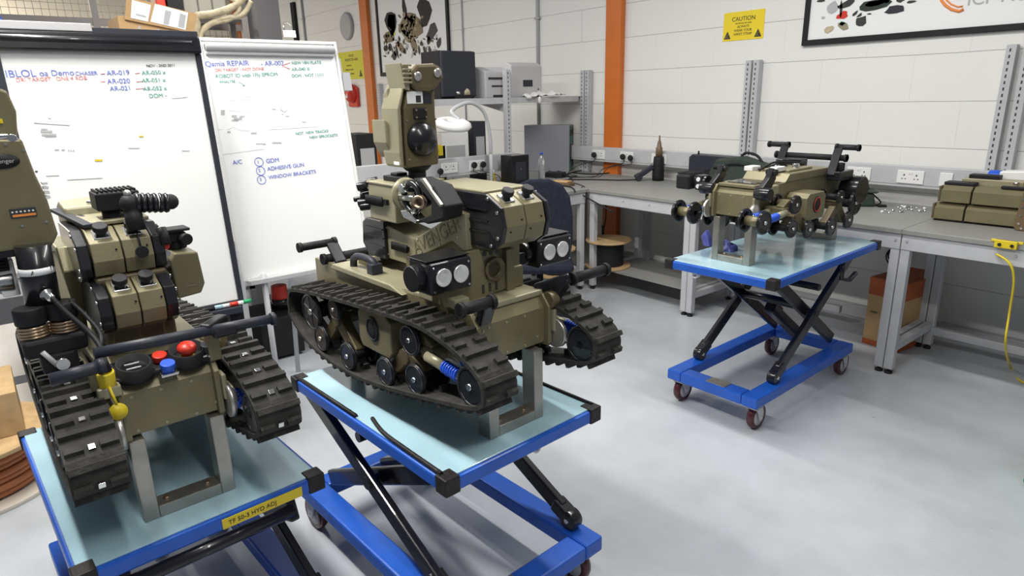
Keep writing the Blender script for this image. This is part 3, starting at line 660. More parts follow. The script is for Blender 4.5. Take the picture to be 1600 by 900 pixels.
# ------------------------------------------------------------------ scissor lift tables
def lift_table(label, c, rz, L, W, zt, bc, BLn, BW, frame_z=.20, plate=None, ring=-.20, sw=60):
    """local x long axis; fixed pivots at -x, rollers at +x; bc: base centre offset"""
    t = thing('lift_table', label, 'lift table', (c[0], c[1], 0), rz, 'blue scissor lift tables')
    x0, x1, y0, y1 = -L / 2, L / 2, -W / 2, W / 2
    MB().box((x0, x1), (y0, y1), (zt - .045, zt - .004)).build('table_frame', BLUE, t, .006)
    MB().box((x0 + .012, x1 - .012), (y0 + .010, y1 - .010), (zt - .005, zt)).build('table_mat', CYAN, t, .002)
    for sx in (-1, 1):
        for sy in (-1, 1):
            b = MB(); X = sx * L / 2; Y = sy * W / 2
            b.box(tuple(sorted((X - sx * .045, X + sx * .004))), tuple(sorted((Y - sy * .045, Y + sy * .004))), (zt - .048, zt + .003))
            b.build('corner_tape', TAPE, t, .004)
    bx, by = bc; a0, a1 = bx - BLn / 2, bx + BLn / 2; b0, b1 = by - BW / 2, by + BW / 2
    bw = .085; bz0 = frame_z - .058
    MB().box((a0, a1), (b0, b0 + bw), (bz0, frame_z)).box((a0, a1), (b1 - bw, b1), (bz0, frame_z)).box((a0, a0 + bw), (b0 + bw, b1 - bw), (bz0, frame_z)).box((a1 - bw, a1), (b0 + bw, b1 - bw), (bz0, frame_z)).build('base_frame', BLUE, t, .008)
    if plate: MB().box((a1 - bw + .008, a1 - .008), plate, (frame_z, frame_z + .003)).build('rating_plate', STEEL, t)
    A = .91; pz = frame_z + .035; tz = zt - .075; rise = tz - pz; span = math.sqrt(max(A * A - rise * rise, .01))
    fx = a0 + .10; rx = fx + span
    yo, yi = BW / 2 - .045, BW / 2 - .095
    for s in (-1, 1):
        MB().beam((fx, by + s * yo, tz), (rx - .04, by + s * yo, pz + rise * .04 / span), .028, .062, (0, 0, 1)).build('outer_scissor_arm', BLACK, t, .006)
        MB().beam((fx, by + s * yi, pz), (rx, by + s * yi, tz), .028, .062, (0, 0, 1)).build('inner_scissor_arm', BLACK, t, .006)
        k = MB().cyl((rx, by + s * yo - .022, pz), (rx, by + s * yo + .022, pz), .036, 24).build('base_roller', BLACK, t, .003)
        MB().cyl((rx, by + s * yo - .026, pz), (rx, by + s * yo + .026, pz), .009, 10).build('axle_pin', CHROME, k)
        MB().beam((rx - .07, by + s * (yo), pz + rise * .07 / span), (rx + .01, by + s * (yo), pz), .05, .05).build('roller_fork', BLACK, t, .006)
        MB().cyl((fx + span / 2, by + s * yi - s * .02, (pz + tz) / 2), (fx + span / 2, by + s * yo + s * .02, (pz + tz) / 2), .022, 14).build('centre_pivot', BLACK, t)
    MB().cyl((fx + span * .60, by - yi, pz + rise * .60), (fx + span * .60, by + yi, pz + rise * .60), .024, 12).build('cross_tube', BLACK, t)
    MB().cyl((fx + span * .3, by - yi, tz - rise * .3), (fx + span * .3, by + yi, tz - rise * .3), .02, 12).build('cross_tube', BLACK, t)
    MB().cyl((rx, by - yi, tz), (rx, by + yi, tz), .018, 12).build('top_axle', BLACK, t)
    MB().lathe([(.008, 0), (.016, 0), (.016, .03), (.008, .03), (.008, 0)], (x1 - .06, by + W * ring, zt - .062), (1, 0, 0), 18).build('axle_end_ring', WHITEP, t)
    MB().beam((fx + .05, by, pz - .01), (fx + span * .58, by, pz + rise * .5), .06, .06).beam((fx + span * .4, by, pz + rise * .4), (fx + span * .62, by, pz + rise * .62), .03, .03).build('hydraulic_cylinder', BLACK, t, .01)
    # crank pedal under the top
    MB().tube([(rx - .50, y1 - .03, zt - .05), (rx - .50, y1 - .03, zt - .15), (rx - .53, y1 + .0, zt - .155), (rx - .60, y1 + .0, zt - .13)], .013, 8).build('release_crank', BLACK, t)
    # castors
    wr = .068
    for i, (sx, sy, sw) in enumerate(((-1, -1, R(75)), (-1, 1, R(80)), (1, -1, R(100)), (1, 1, R(97)))):
        X = (a0 + .055) if sx < 0 else (a1 - .065); Y = (b0 + .045) if sy < 0 else (b1 - .045)
        an = {0: R(sw), 1: R(sw * .9), 2: R(sw * .2), 3: R(sw * .25)}[i]
        cM = Matrix.Translation((X, Y, 0)) @ Matrix.Rotation(an, 4, 'Z')
        k = MB(cM).box((-.04, .04), (-.035, .035), (bz0 - .008, bz0)).cyl((0, 0, bz0 - .022), (0, 0, bz0 - .006), .028, 14)
        k.prism([(-.035, bz0 - .02), (.02, bz0 - .02), (-.015, wr - .018), (-.04, wr - .018), (-.045, wr + .02)], 'xz', -.029, -.025)
        k.prism([(-.035, bz0 - .02), (.02, bz0 - .02), (-.015, wr - .018), (-.04, wr - .018), (-.045, wr + .02)], 'xz', .025, .029)
        k.box((-.04, .025), (-.029, .029), (bz0 - .024, bz0 - .019))
        k = k.build('castor', LGREY, t, .001)
        MB(cM).lathe([(.001, -.017), (.046, -.017), (.050, -.010), (.050, .010), (.046, .017), (.001, .017)], (-.026, 0, wr), (0, 1, 0), 24).build('wheel_centre', GREYP, k)
        MB(cM).lathe([(.049, -.016), (.063, -.018), (.068, -.008), (.068, .008), (.063, .018), (.049, .016)], (-.026, 0, wr), (0, 1, 0), 28).build('wheel_tread', MAROON, k)
        MB(cM).cyl((-.026, -.032, wr), (-.026, .032, wr), .007, 10).build('axle_bolt', CHROME, k)
    return t
T1Z, T2Z, T3Z = .64, .70, .82
tb1 = lift_table('blue lift table in the left foreground with yellow label strip on its edge', (-2.045, .262), R(3.2), .92, .60, T1Z, (0, .0), .98, .60)
tb2 = lift_table('blue lift table in the middle under the robot with twin lamps', (-1.735, 1.055), R(3.0), .925, .605, T2Z, (-.055, .025), 1.03, .62, plate=(-.16, -.02), ring=.05)
tb3 = lift_table('blue lift table by the benches under the stripped robot', (-1.765, 3.265), R(-88.5), 1.17, .60, T3Z, (-.0, -.02), 1.09, .53, plate=(-.05, .06), sw=-60)
# yellow label on table 1, black foam strips on table 2
M1 = Matrix()
k = MB().box((.4605, .4625), (.02, .235), (T1Z - .040, T1Z - .012)).build('label_strip', YEL, tb1)
text('handwriting', 'TF 50-3 HYD ADJ', .017, INKK, tb1, (.4630, .035, T1Z - .032), (0, 1, 0), (0, 0, 1))
MB().tube([(-.45, -.293, T2Z + .003), (-.02, -.290, T2Z + .003)], .007, 6).tube(smooth_path([(.03, -.262, T2Z + .004), (.13, -.285, T2Z + .004), (.25, -.290, T2Z + .004), (.43, -.292, T2Z + .004)], 4), .007, 6).build('edge_foam_strip', TAPE, tb2)
MB().tube([(-.40, .293, T2Z + .003), (.2, .290, T2Z + .003), (.44, .292, T2Z + .003)], .006, 6).build('edge_foam_strip', TAPE, tb2)

# ------------------------------------------------------------------ tracked robots
PROF = [(-.96, .275), (-.90, .30), (-.702, .324), (-.423, .348), (-.133, .365), (.01, .350), (.11, .320), (.163, .287), (.176, .245), (.158, .208), (.10, .187), (-.013, .163), (-.251, .116), (-.45, .087), (-.62, .080), (-.78, .095), (-.90, .130), (-.975, .19)]
def loop(profile, k=5): return [Vector((p.x, 0, p.z)) for p in smooth_path([(x, 0, z) for x, z in profile], k, True)]
def resample(P, n):
    P = P + [P[0]]; d = [0]
    for i in range(1, len(P)): d.append(d[-1] + (P[i] - P[i - 1]).length)
    out = []; j = 0
    for i in range(n):
        s = d[-1] * i / n
        while d[j + 1] < s: j += 1
        out.append(P[j].lerp(P[j + 1], (s - d[j]) / max(d[j + 1] - d[j], 1e-9)))
    return out
def track(t, y0, y1, studs):
    n = 112; P = resample(loop(PROF), n); c = Vector((-.4, 0, .22))
    N = []
    for i in range(n):
        d = (P[(i + 1) % n] - P[i - 1]).normalized(); nn = Vector((d.z, 0, -d.x))
        if nn.dot(P[i] - c) < 0: nn = -nn
        N.append(nn)
    th = .011
    b = MB(); rings = []
    for i in range(n):
        o, q = P[i], P[i] - N[i] * th
        rings.append([b._v((o.x, y0, o.z)), b._v((o.x, y1, o.z)), b._v((q.x, y1, q.z)), b._v((q.x, y0, q.z))])
    for i in range(n):
        A, B = rings[i], rings[(i + 1) % n]
        for k in range(4): b.bm.faces.new([A[k], A[(k + 1) % 4], B[(k + 1) % 4], B[k]])
    W = y1 - y0
    def block(i, ya, yb, half, hgt, lift=0):
        d = (P[(i + 1) % n] - P[i - 1]).normalized(); o = P[i] + N[i] * (lift - .001)
        M = Matrix(((d.x, 0, N[i].x, o.x), (0, 1, 0, 0), (d.z, 0, N[i].z, o.z), (0, 0, 0, 1)))
        s = .75
        pts = [(-half, 0), (half, 0), (half * s, hgt), (-half * s, hgt)]
        vs = [M @ Vector((u, ya, v)) for u, v in pts] + [M @ Vector((u, yb, v)) for u, v in pts]
        b.faces(vs, [(0, 1, 2, 3), (7, 6, 5, 4), (0, 4, 5, 1), (1, 5, 6, 2), (2, 6, 7, 3), (3, 7, 4, 0)])
    for i in range(0, n, 2):
        if i % 4 == 0:
            block(i, y0 + .002, y1 - .002, .0090, .014)
        else:
            block(i, y0 + .004, y0 + W * .36, .0095, .011); block(i, y1 - W * .36, y1 - .004, .0095, .011)
            # inner guide lug
            o = P[i] - N[i] * (th + .016); 
            block(i, y0 + W * .42, y1 - W * .42, .008, -.028)
    bt = b.build('track_belt', RUBBER, t)
    for i in range(2, n, 4) if studs else ():
        d = (P[(i + 1) % n] - P[i - 1]).normalized(); o = P[i] + N[i] * .001
        M = Matrix(((d.x, 0, N[i].x, o.x), (0, 1, 0, 0), (d.z, 0, N[i].z, o.z), (0, 0, 0, 1)))
        yc = (y0 + y1) / 2
        MB().box((-.007, .007), (yc - .007, yc + .007), (0, .004), M).build('drive_lug_plate', CHROME, bt, .001)
    return bt
def wheel(t, x, z, r, y0, y1, name='road_wheel', spokes=5, hubm=None):
    """pair of rimmed discs on a hub between y0 (outside) and y1"""
    s = 1 if y0 > y1 else -1
    for yy, q in ((y0, s), (y1, -s)):
        b = MB(); ax = (0, q, 0)
        b.lathe([(r * .80, 0.0), (r * .80, -.003), (r * .97, -.003), (r, -.005), (r, -.012), (r * .74, -.012), (r * .74, -.009), (r * .30, -.009), (r * .24, 0), (.0005, 0)], (x, yy, z), ax, 28)
        b.torus((x, yy - q * .001, z), ax, r * .90, r * .075, 28, 6)
        for k in range(spokes):
            a = 2 * math.pi * k / spokes + x * 7
            b.beam((x + r * .2 * math.cos(a), yy - q * .006, z + r * .2 * math.sin(a)), (x + r * .82 * math.cos(a), yy - q * .006, z + r * .82 * math.sin(a)), .009, r * .22, (0, 1, 0))
        d_ = b.build(name, BLACK, t)
        if q == s: w_ = d_
    MB().cyl((x, y0 - s * .012, z), (x, y1 + s * .012, z), r * .42, 16).build('hub', hubm or BLACKM, w_)
    MB().cyl((x, y0 - s * .004, z), (x, y0 + s * .006, z), r * .17, 8).build('hub_bolt', CHROME, w_)
    return w_
WH = [('road_wheel', -.743, .150, .048), ('road_wheel', -.553, .138, .048), ('road_wheel', -.315, .158, .046), ('road_wheel', -.150, .186, .046)]
def running_gear(t, s, ho, hi, belt=True, studs=False, gm=None):
    gm = gm or OLIVE_D
    """s = +1 left (+y) / -1 right; ho outer, hi inner offsets from the centre line"""
    yo, yi = s * (ho - .010), s * (hi + .006 if belt else hi - .006)
    if belt: track(t, min(s * ho, s * hi), max(s * ho, s * hi), studs)
    wheel(t, -.80, .235, .068, yo, yi, 'drive_sprocket', 6)
    for n_, x, z, r in WH: wheel(t, x, z, r, yo, yi, n_)
    wheel(t, .108, .250, .056, yo, yi, 'idler_wheel', 5, OLIVE if not belt else None)
    wheel(t, -.165, .300, .046, yo, yi, 'return_roller', 5, OLIVE if not belt else None)
    wheel(t, -.62, .285, .036, yo, yi, 'return_roller', 5)
    ym = s * (hi + ho) / 2
    def bx(a, b): return (min(a, b), max(a, b))
    sb = MB().prism([(-.46, .20), (-.30, .20), (-.285, .22), (-.285, .315), (-.31, .335), (-.45, .335), (-.475, .31), (-.475, .22)], 'xz', *bx(s * .12, s * (ho - .022))).build('side_gearbox', OLIVE, t, .004)
    e = MB(Matrix.Translation((-.385, s * (ho - .022), .275)) @ Matrix.Diagonal((1, 1, 1.15, 1)))
    e.lathe([(.001, .004), (.034, .004), (.036, 0), (.036, -.003)], (0, 0, 0), (0, s, 0), 28).build('oval_badge', BLACKM, sb)
    e = MB(Matrix.Translation((-.385, s * (ho - .0175), .275)) @ Matrix.Diagonal((1, 1, 1.15, 1)))
    e.torus((0, 0, 0), (0, 1, 0), .030, .002, 24, 5).build('badge_ring', RED if not belt else SLATE, sb)
    # swing arms
    for xa, za, xb, zb_ in ((-.553, .138, -.66, .235), (-.743, .150, -.66, .235), (-.315, .158, -.235, .225), (-.150, .186, -.235, .225)):
        MB().beam((xa, ym, za), (xb, ym, zb_), .05, .038, (0, 1, 0)).build('swing_arm', gm, t, .006)
    for xb, zb_ in ((-.66, .235), (-.235, .225)): MB().cyl((xb, s * .12, zb_), (xb, s * (ho - .03), zb_), .024, 14).build('swing_pivot', gm, t)
    # sprung tensioner
    for yy in ((yo * .93, yi * 1.07)):
        p0, p1 = Vector((-.10, yy, .268)), Vector((.085, yy, .250)); d = (p1 - p0)
        sa = MB().cyl(p0, p0 + d * .42, .016, 12).build('tension_rod', OLIVE_L, t)
        sp_ = MB(); m = 60; a_, b_ = Vector((0, 1, 0)), d.normalized().cross(Vector((0, 1, 0)))
        sp_.tube([p0 + d * (.42 + .36 * i / m) + (a_ * math.cos(i * .75) + b_ * math.sin(i * .75)) * .0155 for i in range(m + 1)], .0038, 6)
        sp_.cyl(p0 + d * .40, p0 + d * .80, .011, 10).build('coil_spring', BLUEP, sa)
        MB().cyl(p0 + d * .78, p0 + d * .98, .010, 8).cyl(p0 + d * .80, p0 + d * .86, .017, 6).build('lock_nut', CHROME, sa)
    MB().beam((-.16, ym, .30), (-.10, ym, .27), .06, .04, (0, 1, 0)).box((-.14, -.08), bx(s * .12, s * (ho - .03)), (.25, .29)).build('tensioner_mount', OLIVE, t, .006)

def stand(label, M3, x):
    """U shaped welded stand under a robot"""
    t = thing('robot_stand', label, 'stand', M3.to_translation(), M3.to_euler().z, 'steel stands under the robots')
    return t
def make_stand(label, O, rz, x, H, w=.108, z=0):
    c = Vector((math.cos(rz), math.sin(rz), 0))
    t = thing('robot_stand', label, 'stand', (O[0] + c.x * x, O[1] + c.y * x, O[2]), rz, 'steel stands under the robots')
    for s in (-1, 1): MB().box((-.055, 0), (min(s * w, s * (w - .036)), max(s * w, s * (w - .036))), (0, H)).build('post', STEEL, t, .003)
    MB().box((-.055, 0), (-w + .036, w - .036), (0, .032)).build('bottom_bar', STEEL, t, .002)
    for y in (-.05, .05): MB().cyl((-.03, y, .032), (-.03, y, .037), .009, 6).build('fixing_bolt', COPPER, t)
    return t
def screws(t, pts, ax, r=.0045, h=.003, m=None, name='screw_head'):
    for p in pts: MB().cyl(p, Vector(p) + Vector(ax) * h, r, 10).build(name, m or CHROME, t)
def chassis(t, hw=.130, deck=True):
    ch = MB().prism([(-.95, .235), (-.012, .235), (-.012, .345), (-.035, .375), (-.95, .375)], 'xz', -hw + .012, hw - .012).build('chassis', OLIVE, t, .003)
    for s in (-1, 1):
        MB().prism([(-.96, .225), (.0, .225), (.008, .235), (.008, .35), (-.02, .385), (-.96, .385)], 'xz', min(s * hw, s * (hw - .014)), max(s * hw, s * (hw - .014))).build('side_plate', OLIVE, t, .003)
        MB().box((-.03, .018), (min(s * hw, s * (hw + .012)), max(s * hw, s * (hw + .012))), (.27, .34)).build('side_bracket', OLIVE_L, t, .004)
        MB().lathe([(.045, 0), (.047, .012), (.030, .020), (.022, .026), (.001, .026)], (.01, s * (hw + .004), .265), (0, s, 0), 20).build('cast_hub', CAST, t)
    screws(ch, [(-.012, y, z) for y in (-.085, -.02, .05) for z in (.245, .335)] + [(-.012, .10, .26), (-.012, -.105, .33)], (1, 0, 0), .004, .002, OLIVE_L)
    return ch
def battery_pair(t, x0, z0, yc, w, m=OLIVE, ribs=True, capz=True, kz=1.0, cw=.014):
    """two noses side by side with black cheeks; x0: front, z0: bottom"""
    prof = [(-.26, 0), (-.045, 0), (-.012, .022), (0, .065), (-.012, .118), (-.075, .150), (-.26, .150)]
    prof = [(a, b_ * kz) for a, b_ in prof]
    P = [(x0 + a, z0 + b_) for a, b_ in prof]
    for i, s in enumerate((-1, 1)):
        ya, yb = (yc - w / 2 + .003, yc - .0015) if s < 0 else (yc + .0015, yc + w / 2 - .003)
        k = MB().prism(P, 'xz', ya, yb).build('battery_box', m, t, .002)
        ym = (ya + yb) / 2
        if capz:
            N = Vector((.032, 0, .063)).normalized(); c = Vector((x0 - .045, ym, z0 + .134 * kz)); X = Vector((N.z, 0, -N.x))
            Mx = Matrix(((X.x, 0, N.x, c.x), (0, 1, 0, c.y), (X.z, 0, N.z, c.z), (0, 0, 0, 1)))
            MB(Mx).box((-.020, .020), (-.019, .019), (0, .005)).build('connector_flange', CHROME, k, .002)
            MB(Mx).cyl((0, 0, .004), (0, 0, .014), .012, 14).cyl((0, 0, .014), (0, 0, .030), .017, 16).build('connector_cap', BLACKM, k, .002)
        screws(k, [(x0 - .005, ym - .02, z0 + .05), (x0 - .003, ym + .02, z0 + .08)], (1, 0, 0), .0025, .003, BLACKM)
    for s in (-1, 1):
        y = yc + s * w / 2
        pr = [(x0 + a * 1.0 + (.004 if a > -.2 else 0), z0 + b_) for a, b_ in prof]
        ck = MB().prism([(a - (cw - .014) * .8, b_) for a, b_ in pr], 'xz', min(y, y + s * cw), max(y, y + s * cw)).build('side_cheek', BLACK, t, .003)
        b = MB()
        if ribs:
            for zz in (.045, .075, .105): b.box((x0 - .24, x0 - .06), (min(y + s * .013, y + s * .018), max(y + s * .013, y + s * .018)), (z0 + zz, z0 + zz + .004))
            b.beam((x0 - .06, y + s * .0155, z0 + .047), (x0 - .035, y + s * .0155, z0 + .015), .004, .004, (0, 1, 0))
            b.build('rib', BLACK, ck)
        screws(ck, [(x0 - .02, y + s * (cw - .001), z0 + .035), (x0 - .02, y + s * (cw - .001), z0 + .105 * kz), (x0 - .06, y + s * (cw - .001), z0 + .138 * kz), (x0 - .05, y + s * (cw - .001), z0 + .010)], (0, s, 0), .005, .004)
def twin_lamp(t, p, w=.135):
    """black block with two round reflectors facing +x; p: centre of front face"""
    x, y, z = p
    k = MB().prism([(-.10, -.045), (0, -.045), (0, .04), (-.02, .045), (-.10, .045)], 'xz', -w / 2, w / 2)
    k = k.build('lamp_block', BLACK, t, .006); k.location = (x, y, z)
    for yy in (-.028, .030):
        MB().lathe([(.025, .001), (.025, .006), (.022, .006), (.008, -.002), (.0005, -.001)], (0, yy, 0), (1, 0, 0), 24).build('reflector', LENS, k)
    MB().box((-.105, -.01), (-w / 2 - .002, w / 2 + .002), (.0455, .0485)).build('lamp_hood', BLACK, k, .002)
    MB().cyl((-.05, -w / 2 - .03, 0), (-.05, -w / 2, 0), .036, 20).build('side_cap', BLACK, k, .003)
    screws(k, [(0, s * (w / 2 - .012), z_) for s in (-1, 1) for z_ in (-.035, .03)], (1, 0, 0), .003, .003)
    return k
def grip(t, p0, p1, r=.016, name='grip_bar'):
    p0, p1 = Vector(p0), Vector(p1); d = (p1 - p0).normalized()
    return MB().cyl(p0, p1, r, 16).cyl(p0, p0 + d * .012, r * 1.28, 16).cyl(p1 - d * .012, p1, r * 1.28, 16).build(name, BLACKM, t)
def rear_handles(t, x=-.86, z=.43, ya=.20, yb=.15, yc=.255):
    grip(t, (x, -ya, z), (x, .20, z), .016, 'rear_bar')
    for s in (-1, 1):
        MB().beam((x + .06, s * yb, .385), (x - .005, s * yb, z + .055), .016, .045, (0, 1, 0)).build('handle_arm', BLACK, t, .006)
        grip(t, (x - .01, s * (yb - .02), z + .055), (x - .01, s * yc, z + .055), .014, 'crank_grip')

# ---- robot 3 (stripped) -------------------------------------------------
O3, R3 = (-1.785, 2.83, T3Z), R(-90)
r3 = thing('tracked_robot', 'stripped olive robot without tracks, bare wheels showing, on the lift table by the benches', 'robot', O3, R3)
running_gear(r3, 1, .25, .14, False); running_gear(r3, -1, .25, .14, False)
chassis(r3, .115)
MB().box((-.24, -.02), (-.10, .10), (.376, .392)).build('front_deck', OLIVE, r3, .003)
MB().box((-.20, -.06), (-.075, .075), (.3925, .396)).build('deck_opening', SCREEN, r3)
MB().prism([(-.26, .385), (-.30, .425), (-.72, .425), (-.76, .385)], 'xz', -.12, .12).build('raised_deck', OLIVE, r3, .004)
MB().box((-.60, -.36), (-.07, .08), (.425, .437)).build('deck_hatch', OLIVE_L, r3, .004)
MB().cyl((-.42, -.03, .437), (-.42, -.03, .452), .022, 16).cyl((-.46, .06, .43), (-.46, .06, .46), .018, 16).build('connector', CHROME, r3, .002)
MB().box((-.40, -.32), (-.15, -.10), (.42, .445)).box((-.36, -.28), (.02, .06), (.43, .455)).build('lens_block', WHITEP, r3, .004)
rear_handles(r3, -.72, .475)
for s in (-1, 1):
    MB().prism([(-.12, .46), (-.09, .475), (-.06, .43), (.0, .385), (.02, .35), (-.03, .335), (-.08, .37), (-.12, .42)], 'xz', min(s * .12, s * .15), max(s * .12, s * .15)).build('stowage_arm', BLACK, r3, .006)
    MB().cyl((-.01, s * .115, .36), (-.01, s * .19, .36), .030, 18).build('arm_pivot', BLACK, r3, .004)
    MB().cyl((-.10, s * .11, .452), (-.10, s * .16, .452), .015, 12).build('arm_tip', BLACK, r3)
mt = MB().box((-.10, .02), (-.33, -.245), (.345, .42)).build('lamp_motor', BLACKM, r3, .010)
b = MB()
for i in range(5): b.box((-.09 + i * .022, -.084 + i * .022), (-.332, -.243), (.42, .428))
b.build('cooling_fins', BLACKM, mt)
MB().cyl((-.04, -.245, .385), (-.04, -.17, .385), .036, 18).build('motor_coupling', BLACK, r3, .004)
screws(r3, [(-.003, -.205, .40), (-.003, -.205, .365)], (1, 0, 0), .011, .006, WHITEP, 'bolt_head')
MB().box((-.06, -.004), (-.225, -.185), (.345, .42)).build('coupling_plate', BLACK, r3, .004)
for s in (-1, 1):
    MB().cyl((-.84, s * .15, .30), (-.84, s * .25, .30), .075, 24).build('rear_motor', BLACK, r3, .006)
    MB().box((-.82, -.66), (min(s * .13, s * .20), max(s * .13, s * .20)), (.36, .41)).build('rear_gear_block', BLACK, r3, .006)
    MB().cyl((-.72, s * .17, .41), (-.72, s * .17, .45), .022, 14).build('rear_knob', BLACKM, r3, .003)
    MB().box((-.17, -.13), (min(s * .116, s * .14), max(s * .116, s * .14)), (.30, .385)).build('side_clamp', OLIVE_L, r3, .003)
MB().tube(smooth_path([(-.30, -.05, .43), (-.35, 0, .47), (-.50, .04, .46), (-.62, .02, .44)], 6), .006, 6).tube(smooth_path([(-.34, -.08, .43), (-.42, -.02, .455), (-.55, -.04, .46), (-.64, -.05, .44)], 6), .005, 6).build('wiring', BLACKM, r3)
MB().cyl((-.50, -.04, .437), (-.50, -.04, .475), .03, 16).box((-.66, -.58), (-.10, .02), (.42, .47)).build('turntable_boss', BLACK, r3, .004)
make_stand('steel stand under the nose of the stripped robot', O3, R3, -.01, .225)
make_stand('steel stand under the tail of the stripped robot', O3, R3, -.86, .225)

# ---- robot 2 (middle) -----------------------------------------------------
O2, R2 = (-1.357, 1.097, T2Z), R(2.5)
r2 = thing('tracked_robot', 'olive robot with tracks, twin lamp blocks and tall sensor head on the middle lift table', 'robot', O2, R2)
running_gear(r2, 1, .26, .15); running_gear(r2, -1, .26, .15)
chassis(r2, .142)
make_stand('steel stand under the nose of the middle robot', O2, R2, 0.005, .225, .106)
make_stand('steel stand under the tail of the middle robot', O2, R2, -.79, .225, .106)
MB().box((-.30, -.03), (-.142, .142), (.376, .394)).box((-.14, -.06), (-.16, -.11), (.39, .42)).box((-.24, -.17), (-.16, -.12), (.39, .415)).build('front_deck', OLIVE_L, r2, .004)
MB().prism([(-.80, .376), (-.78, .395), (-.40, .395), (-.33, .376)], 'xz', -.16, .15).build('rear_deck', OLIVE_L, r2, .003)
MB().tube(smooth_path([(-.70, -.12, .395), (-.69, -.12, .425), (-.64, -.12, .438), (-.57, -.12, .435), (-.555, -.12, .42), (-.553, -.12, .395)], 4), .013, 8).build('carry_handle', SLATE, r2)
MB().box((-.575, -.535), (-.14, -.10), (.39, .43)).build('handle_foot', SLATE, r2, .004)
MB().prism([(-.74, .37), (-.62, .37), (-.64, .41), (-.72, .41)], 'xz', -.09, .10).build('cable_guard', OLIVE_D, r2, .004)
rear_handles(r2, -.87, .395, .155, .11, .235)
# front grips
for s, a, b_ in ((-1, .10, .215), (1, .20, .36)):
    g = grip(r2, (.03, s * a, .425), (.03, s * b_, .425), .016, 'front_grip')
MB().beam((-.01, .165, .365), (.02, .20, .425), .03, .035, (0, 1, 0)).beam((-.06, .14, .39), (.03, .20, .43), .025, .03).build('grip_arm', BLACK, r2, .006)
MB().beam((.0, -.115, .36), (.03, -.12, .425), .03, .04, (0, 1, 0)).build('grip_arm', BLACK, r2, .006)
MB().cyl((-.005, .135, .365), (-.005, .165, .365), .026, 18).build('grip_pivot', OLIVE_D, r2, .003)
# turret base and boom
MB().box((-.46, -.10), (-.06, .13), (.394, .46)).build('turret_base', OLIVE, r2, .006)
MB().cyl((-.28, .02, .375), (-.28, .02, .40), .12, 32).build('turntable_ring', BLACKM, r2, .003)
bm_ = MB().prism([(-.60, .435), (-.43, .435), (-.37, .475), (-.20, .55), (-.15, .53), (-.13, .53), (-.13, .635), (-.16, .64), (-.40, .525), (-.58, .55)], 'xz', -.06, .05).build('boom_plate', OLIVE_L, r2, .003)
text('raised_lettering', 'AVENGER', .062, OLIVE, bm_, (-.395, -.0602, .475), (math.cos(R(25)), 0, math.sin(R(25))), (-math.sin(R(25)), 0, math.cos(R(25))), ext=.0012)
screws(bm_, [(-.36, -.06, .49), (-.26, -.06, .528), (-.17, -.06, .563), (-.38, -.06, .525), (-.28, -.06, .575), (-.20, -.06, .61), (-.56, -.06, .45), (-.56, -.06, .54)], (0, -1, 0), .003, .003, CAST)
fp = MB().prism([(-.19, .50), (-.17, .53), (-.04, .535), (.01, .52), (.045, .49), (.06, .40), (-.10, .38), (-.17, .39)], 'yz', -.115, -.098).build('front_plate', OLIVE, r2, .003)
MB().lathe([(.034, 0), (.036, .010), (.028, .012), (.024, -.001), (.001, -.001)], (-.098, .010, .470), (1, 0, 0), 28).build('port_ring', OLIVE_D, fp)
b = MB()
for y in (-.022, .002, .026): b.cyl((-.098, y, .520), (-.0965, y, .520), .0075, 12)
for y in (-.035, -.010, .015): b.box((-.098, -.0965), (y, y + .008), (.405, .430))
b.build('vent_holes', INKK, fp)
MB().box((-.13, -.09), (.055, .085), (.38, .52)).build('support_strut', OLIVE, r2, .003)
battery_pair(r2, .010, .545, .045, .150)
MB().box((-.30, -.11), (-.04, .125), (.44, .57)).build('turret_neck', OLIVE, r2, .004)
MB().box((-.36, -.07), (-.035, .125), (.694, .702)).build('battery_lid', OLIVE_L, r2, .003)
twin_lamp(r2, (-.075, -.157, .487), .14); twin_lamp(r2, (-.10, .265, .480), .15)
MB().box((-.16, -.10), (-.09, -.02), (.45, .50)).build('lamp_bracket', BLACK, r2, .004); MB().box((-.16, -.12), (.10, .20), (.455, .49)).build('lamp_bracket', BLACK, r2, .004)
# upper rear module
um = MB().box((-.60, -.44), (-.095, .09), (.572, .690)).build('upper_module', OLIVE_L, r2, .004)
MB().box((-.604, -.436), (-.099, .094), (.688, .695)).build('module_lid', OLIVE_L, um, .002)
b = MB()
for i in range(9): b.cyl((-.59 + i * .0115, -.108, .622), (-.59 + i * .0115, -.108, .652), .005, 8)
b.box((-.60, -.475), (-.106, -.096), (.628, .645)); b.build('ribbed_strip', BLACKM, um)
b = MB(); rr = random.Random(5)
for i in range(16):
    c = Vector((-.635 + rr.uniform(-.02, .02), -.07 + rr.uniform(-.03, .06), .60 + i * .0055)); b.cyl(c - Vector((rr.uniform(.008, .02), .012, 0)), c + Vector((rr.uniform(.008, .02), .012, .006)), rr.uniform(.007, .015), 10)
b.build('cable_glands', BLACK, um, .001)
MB().box((-.56, -.44), (-.06, .0), (.695, .712)).box((-.53, -.49), (-.05, -.01), (.712, .722)).build('top_rail', BLACKM, um, .003)
lm = MB().prism([(-.715, .47), (-.705, .545), (-.68, .56), (-.56, .56), (-.56, .43), (-.68, .43)], 'xz', -.07, .07).build('lower_module', BLACK, r2, .005)
b = MB()
for z in (.47, .50, .53): b.box((-.68, -.57), (-.074, -.07), (z, z + .004))
b.build('rib', BLACK, lm)
b = MB()
for i in range(8): b.cyl((-.52 + i * .012, -.068, .475), (-.52 + i * .012, -.068, .50), .005, 8)
b.box((-.525, -.43), (-.066, -.058), (.48, .495)); b.build('ribbed_strip', BLACKM, bm_)
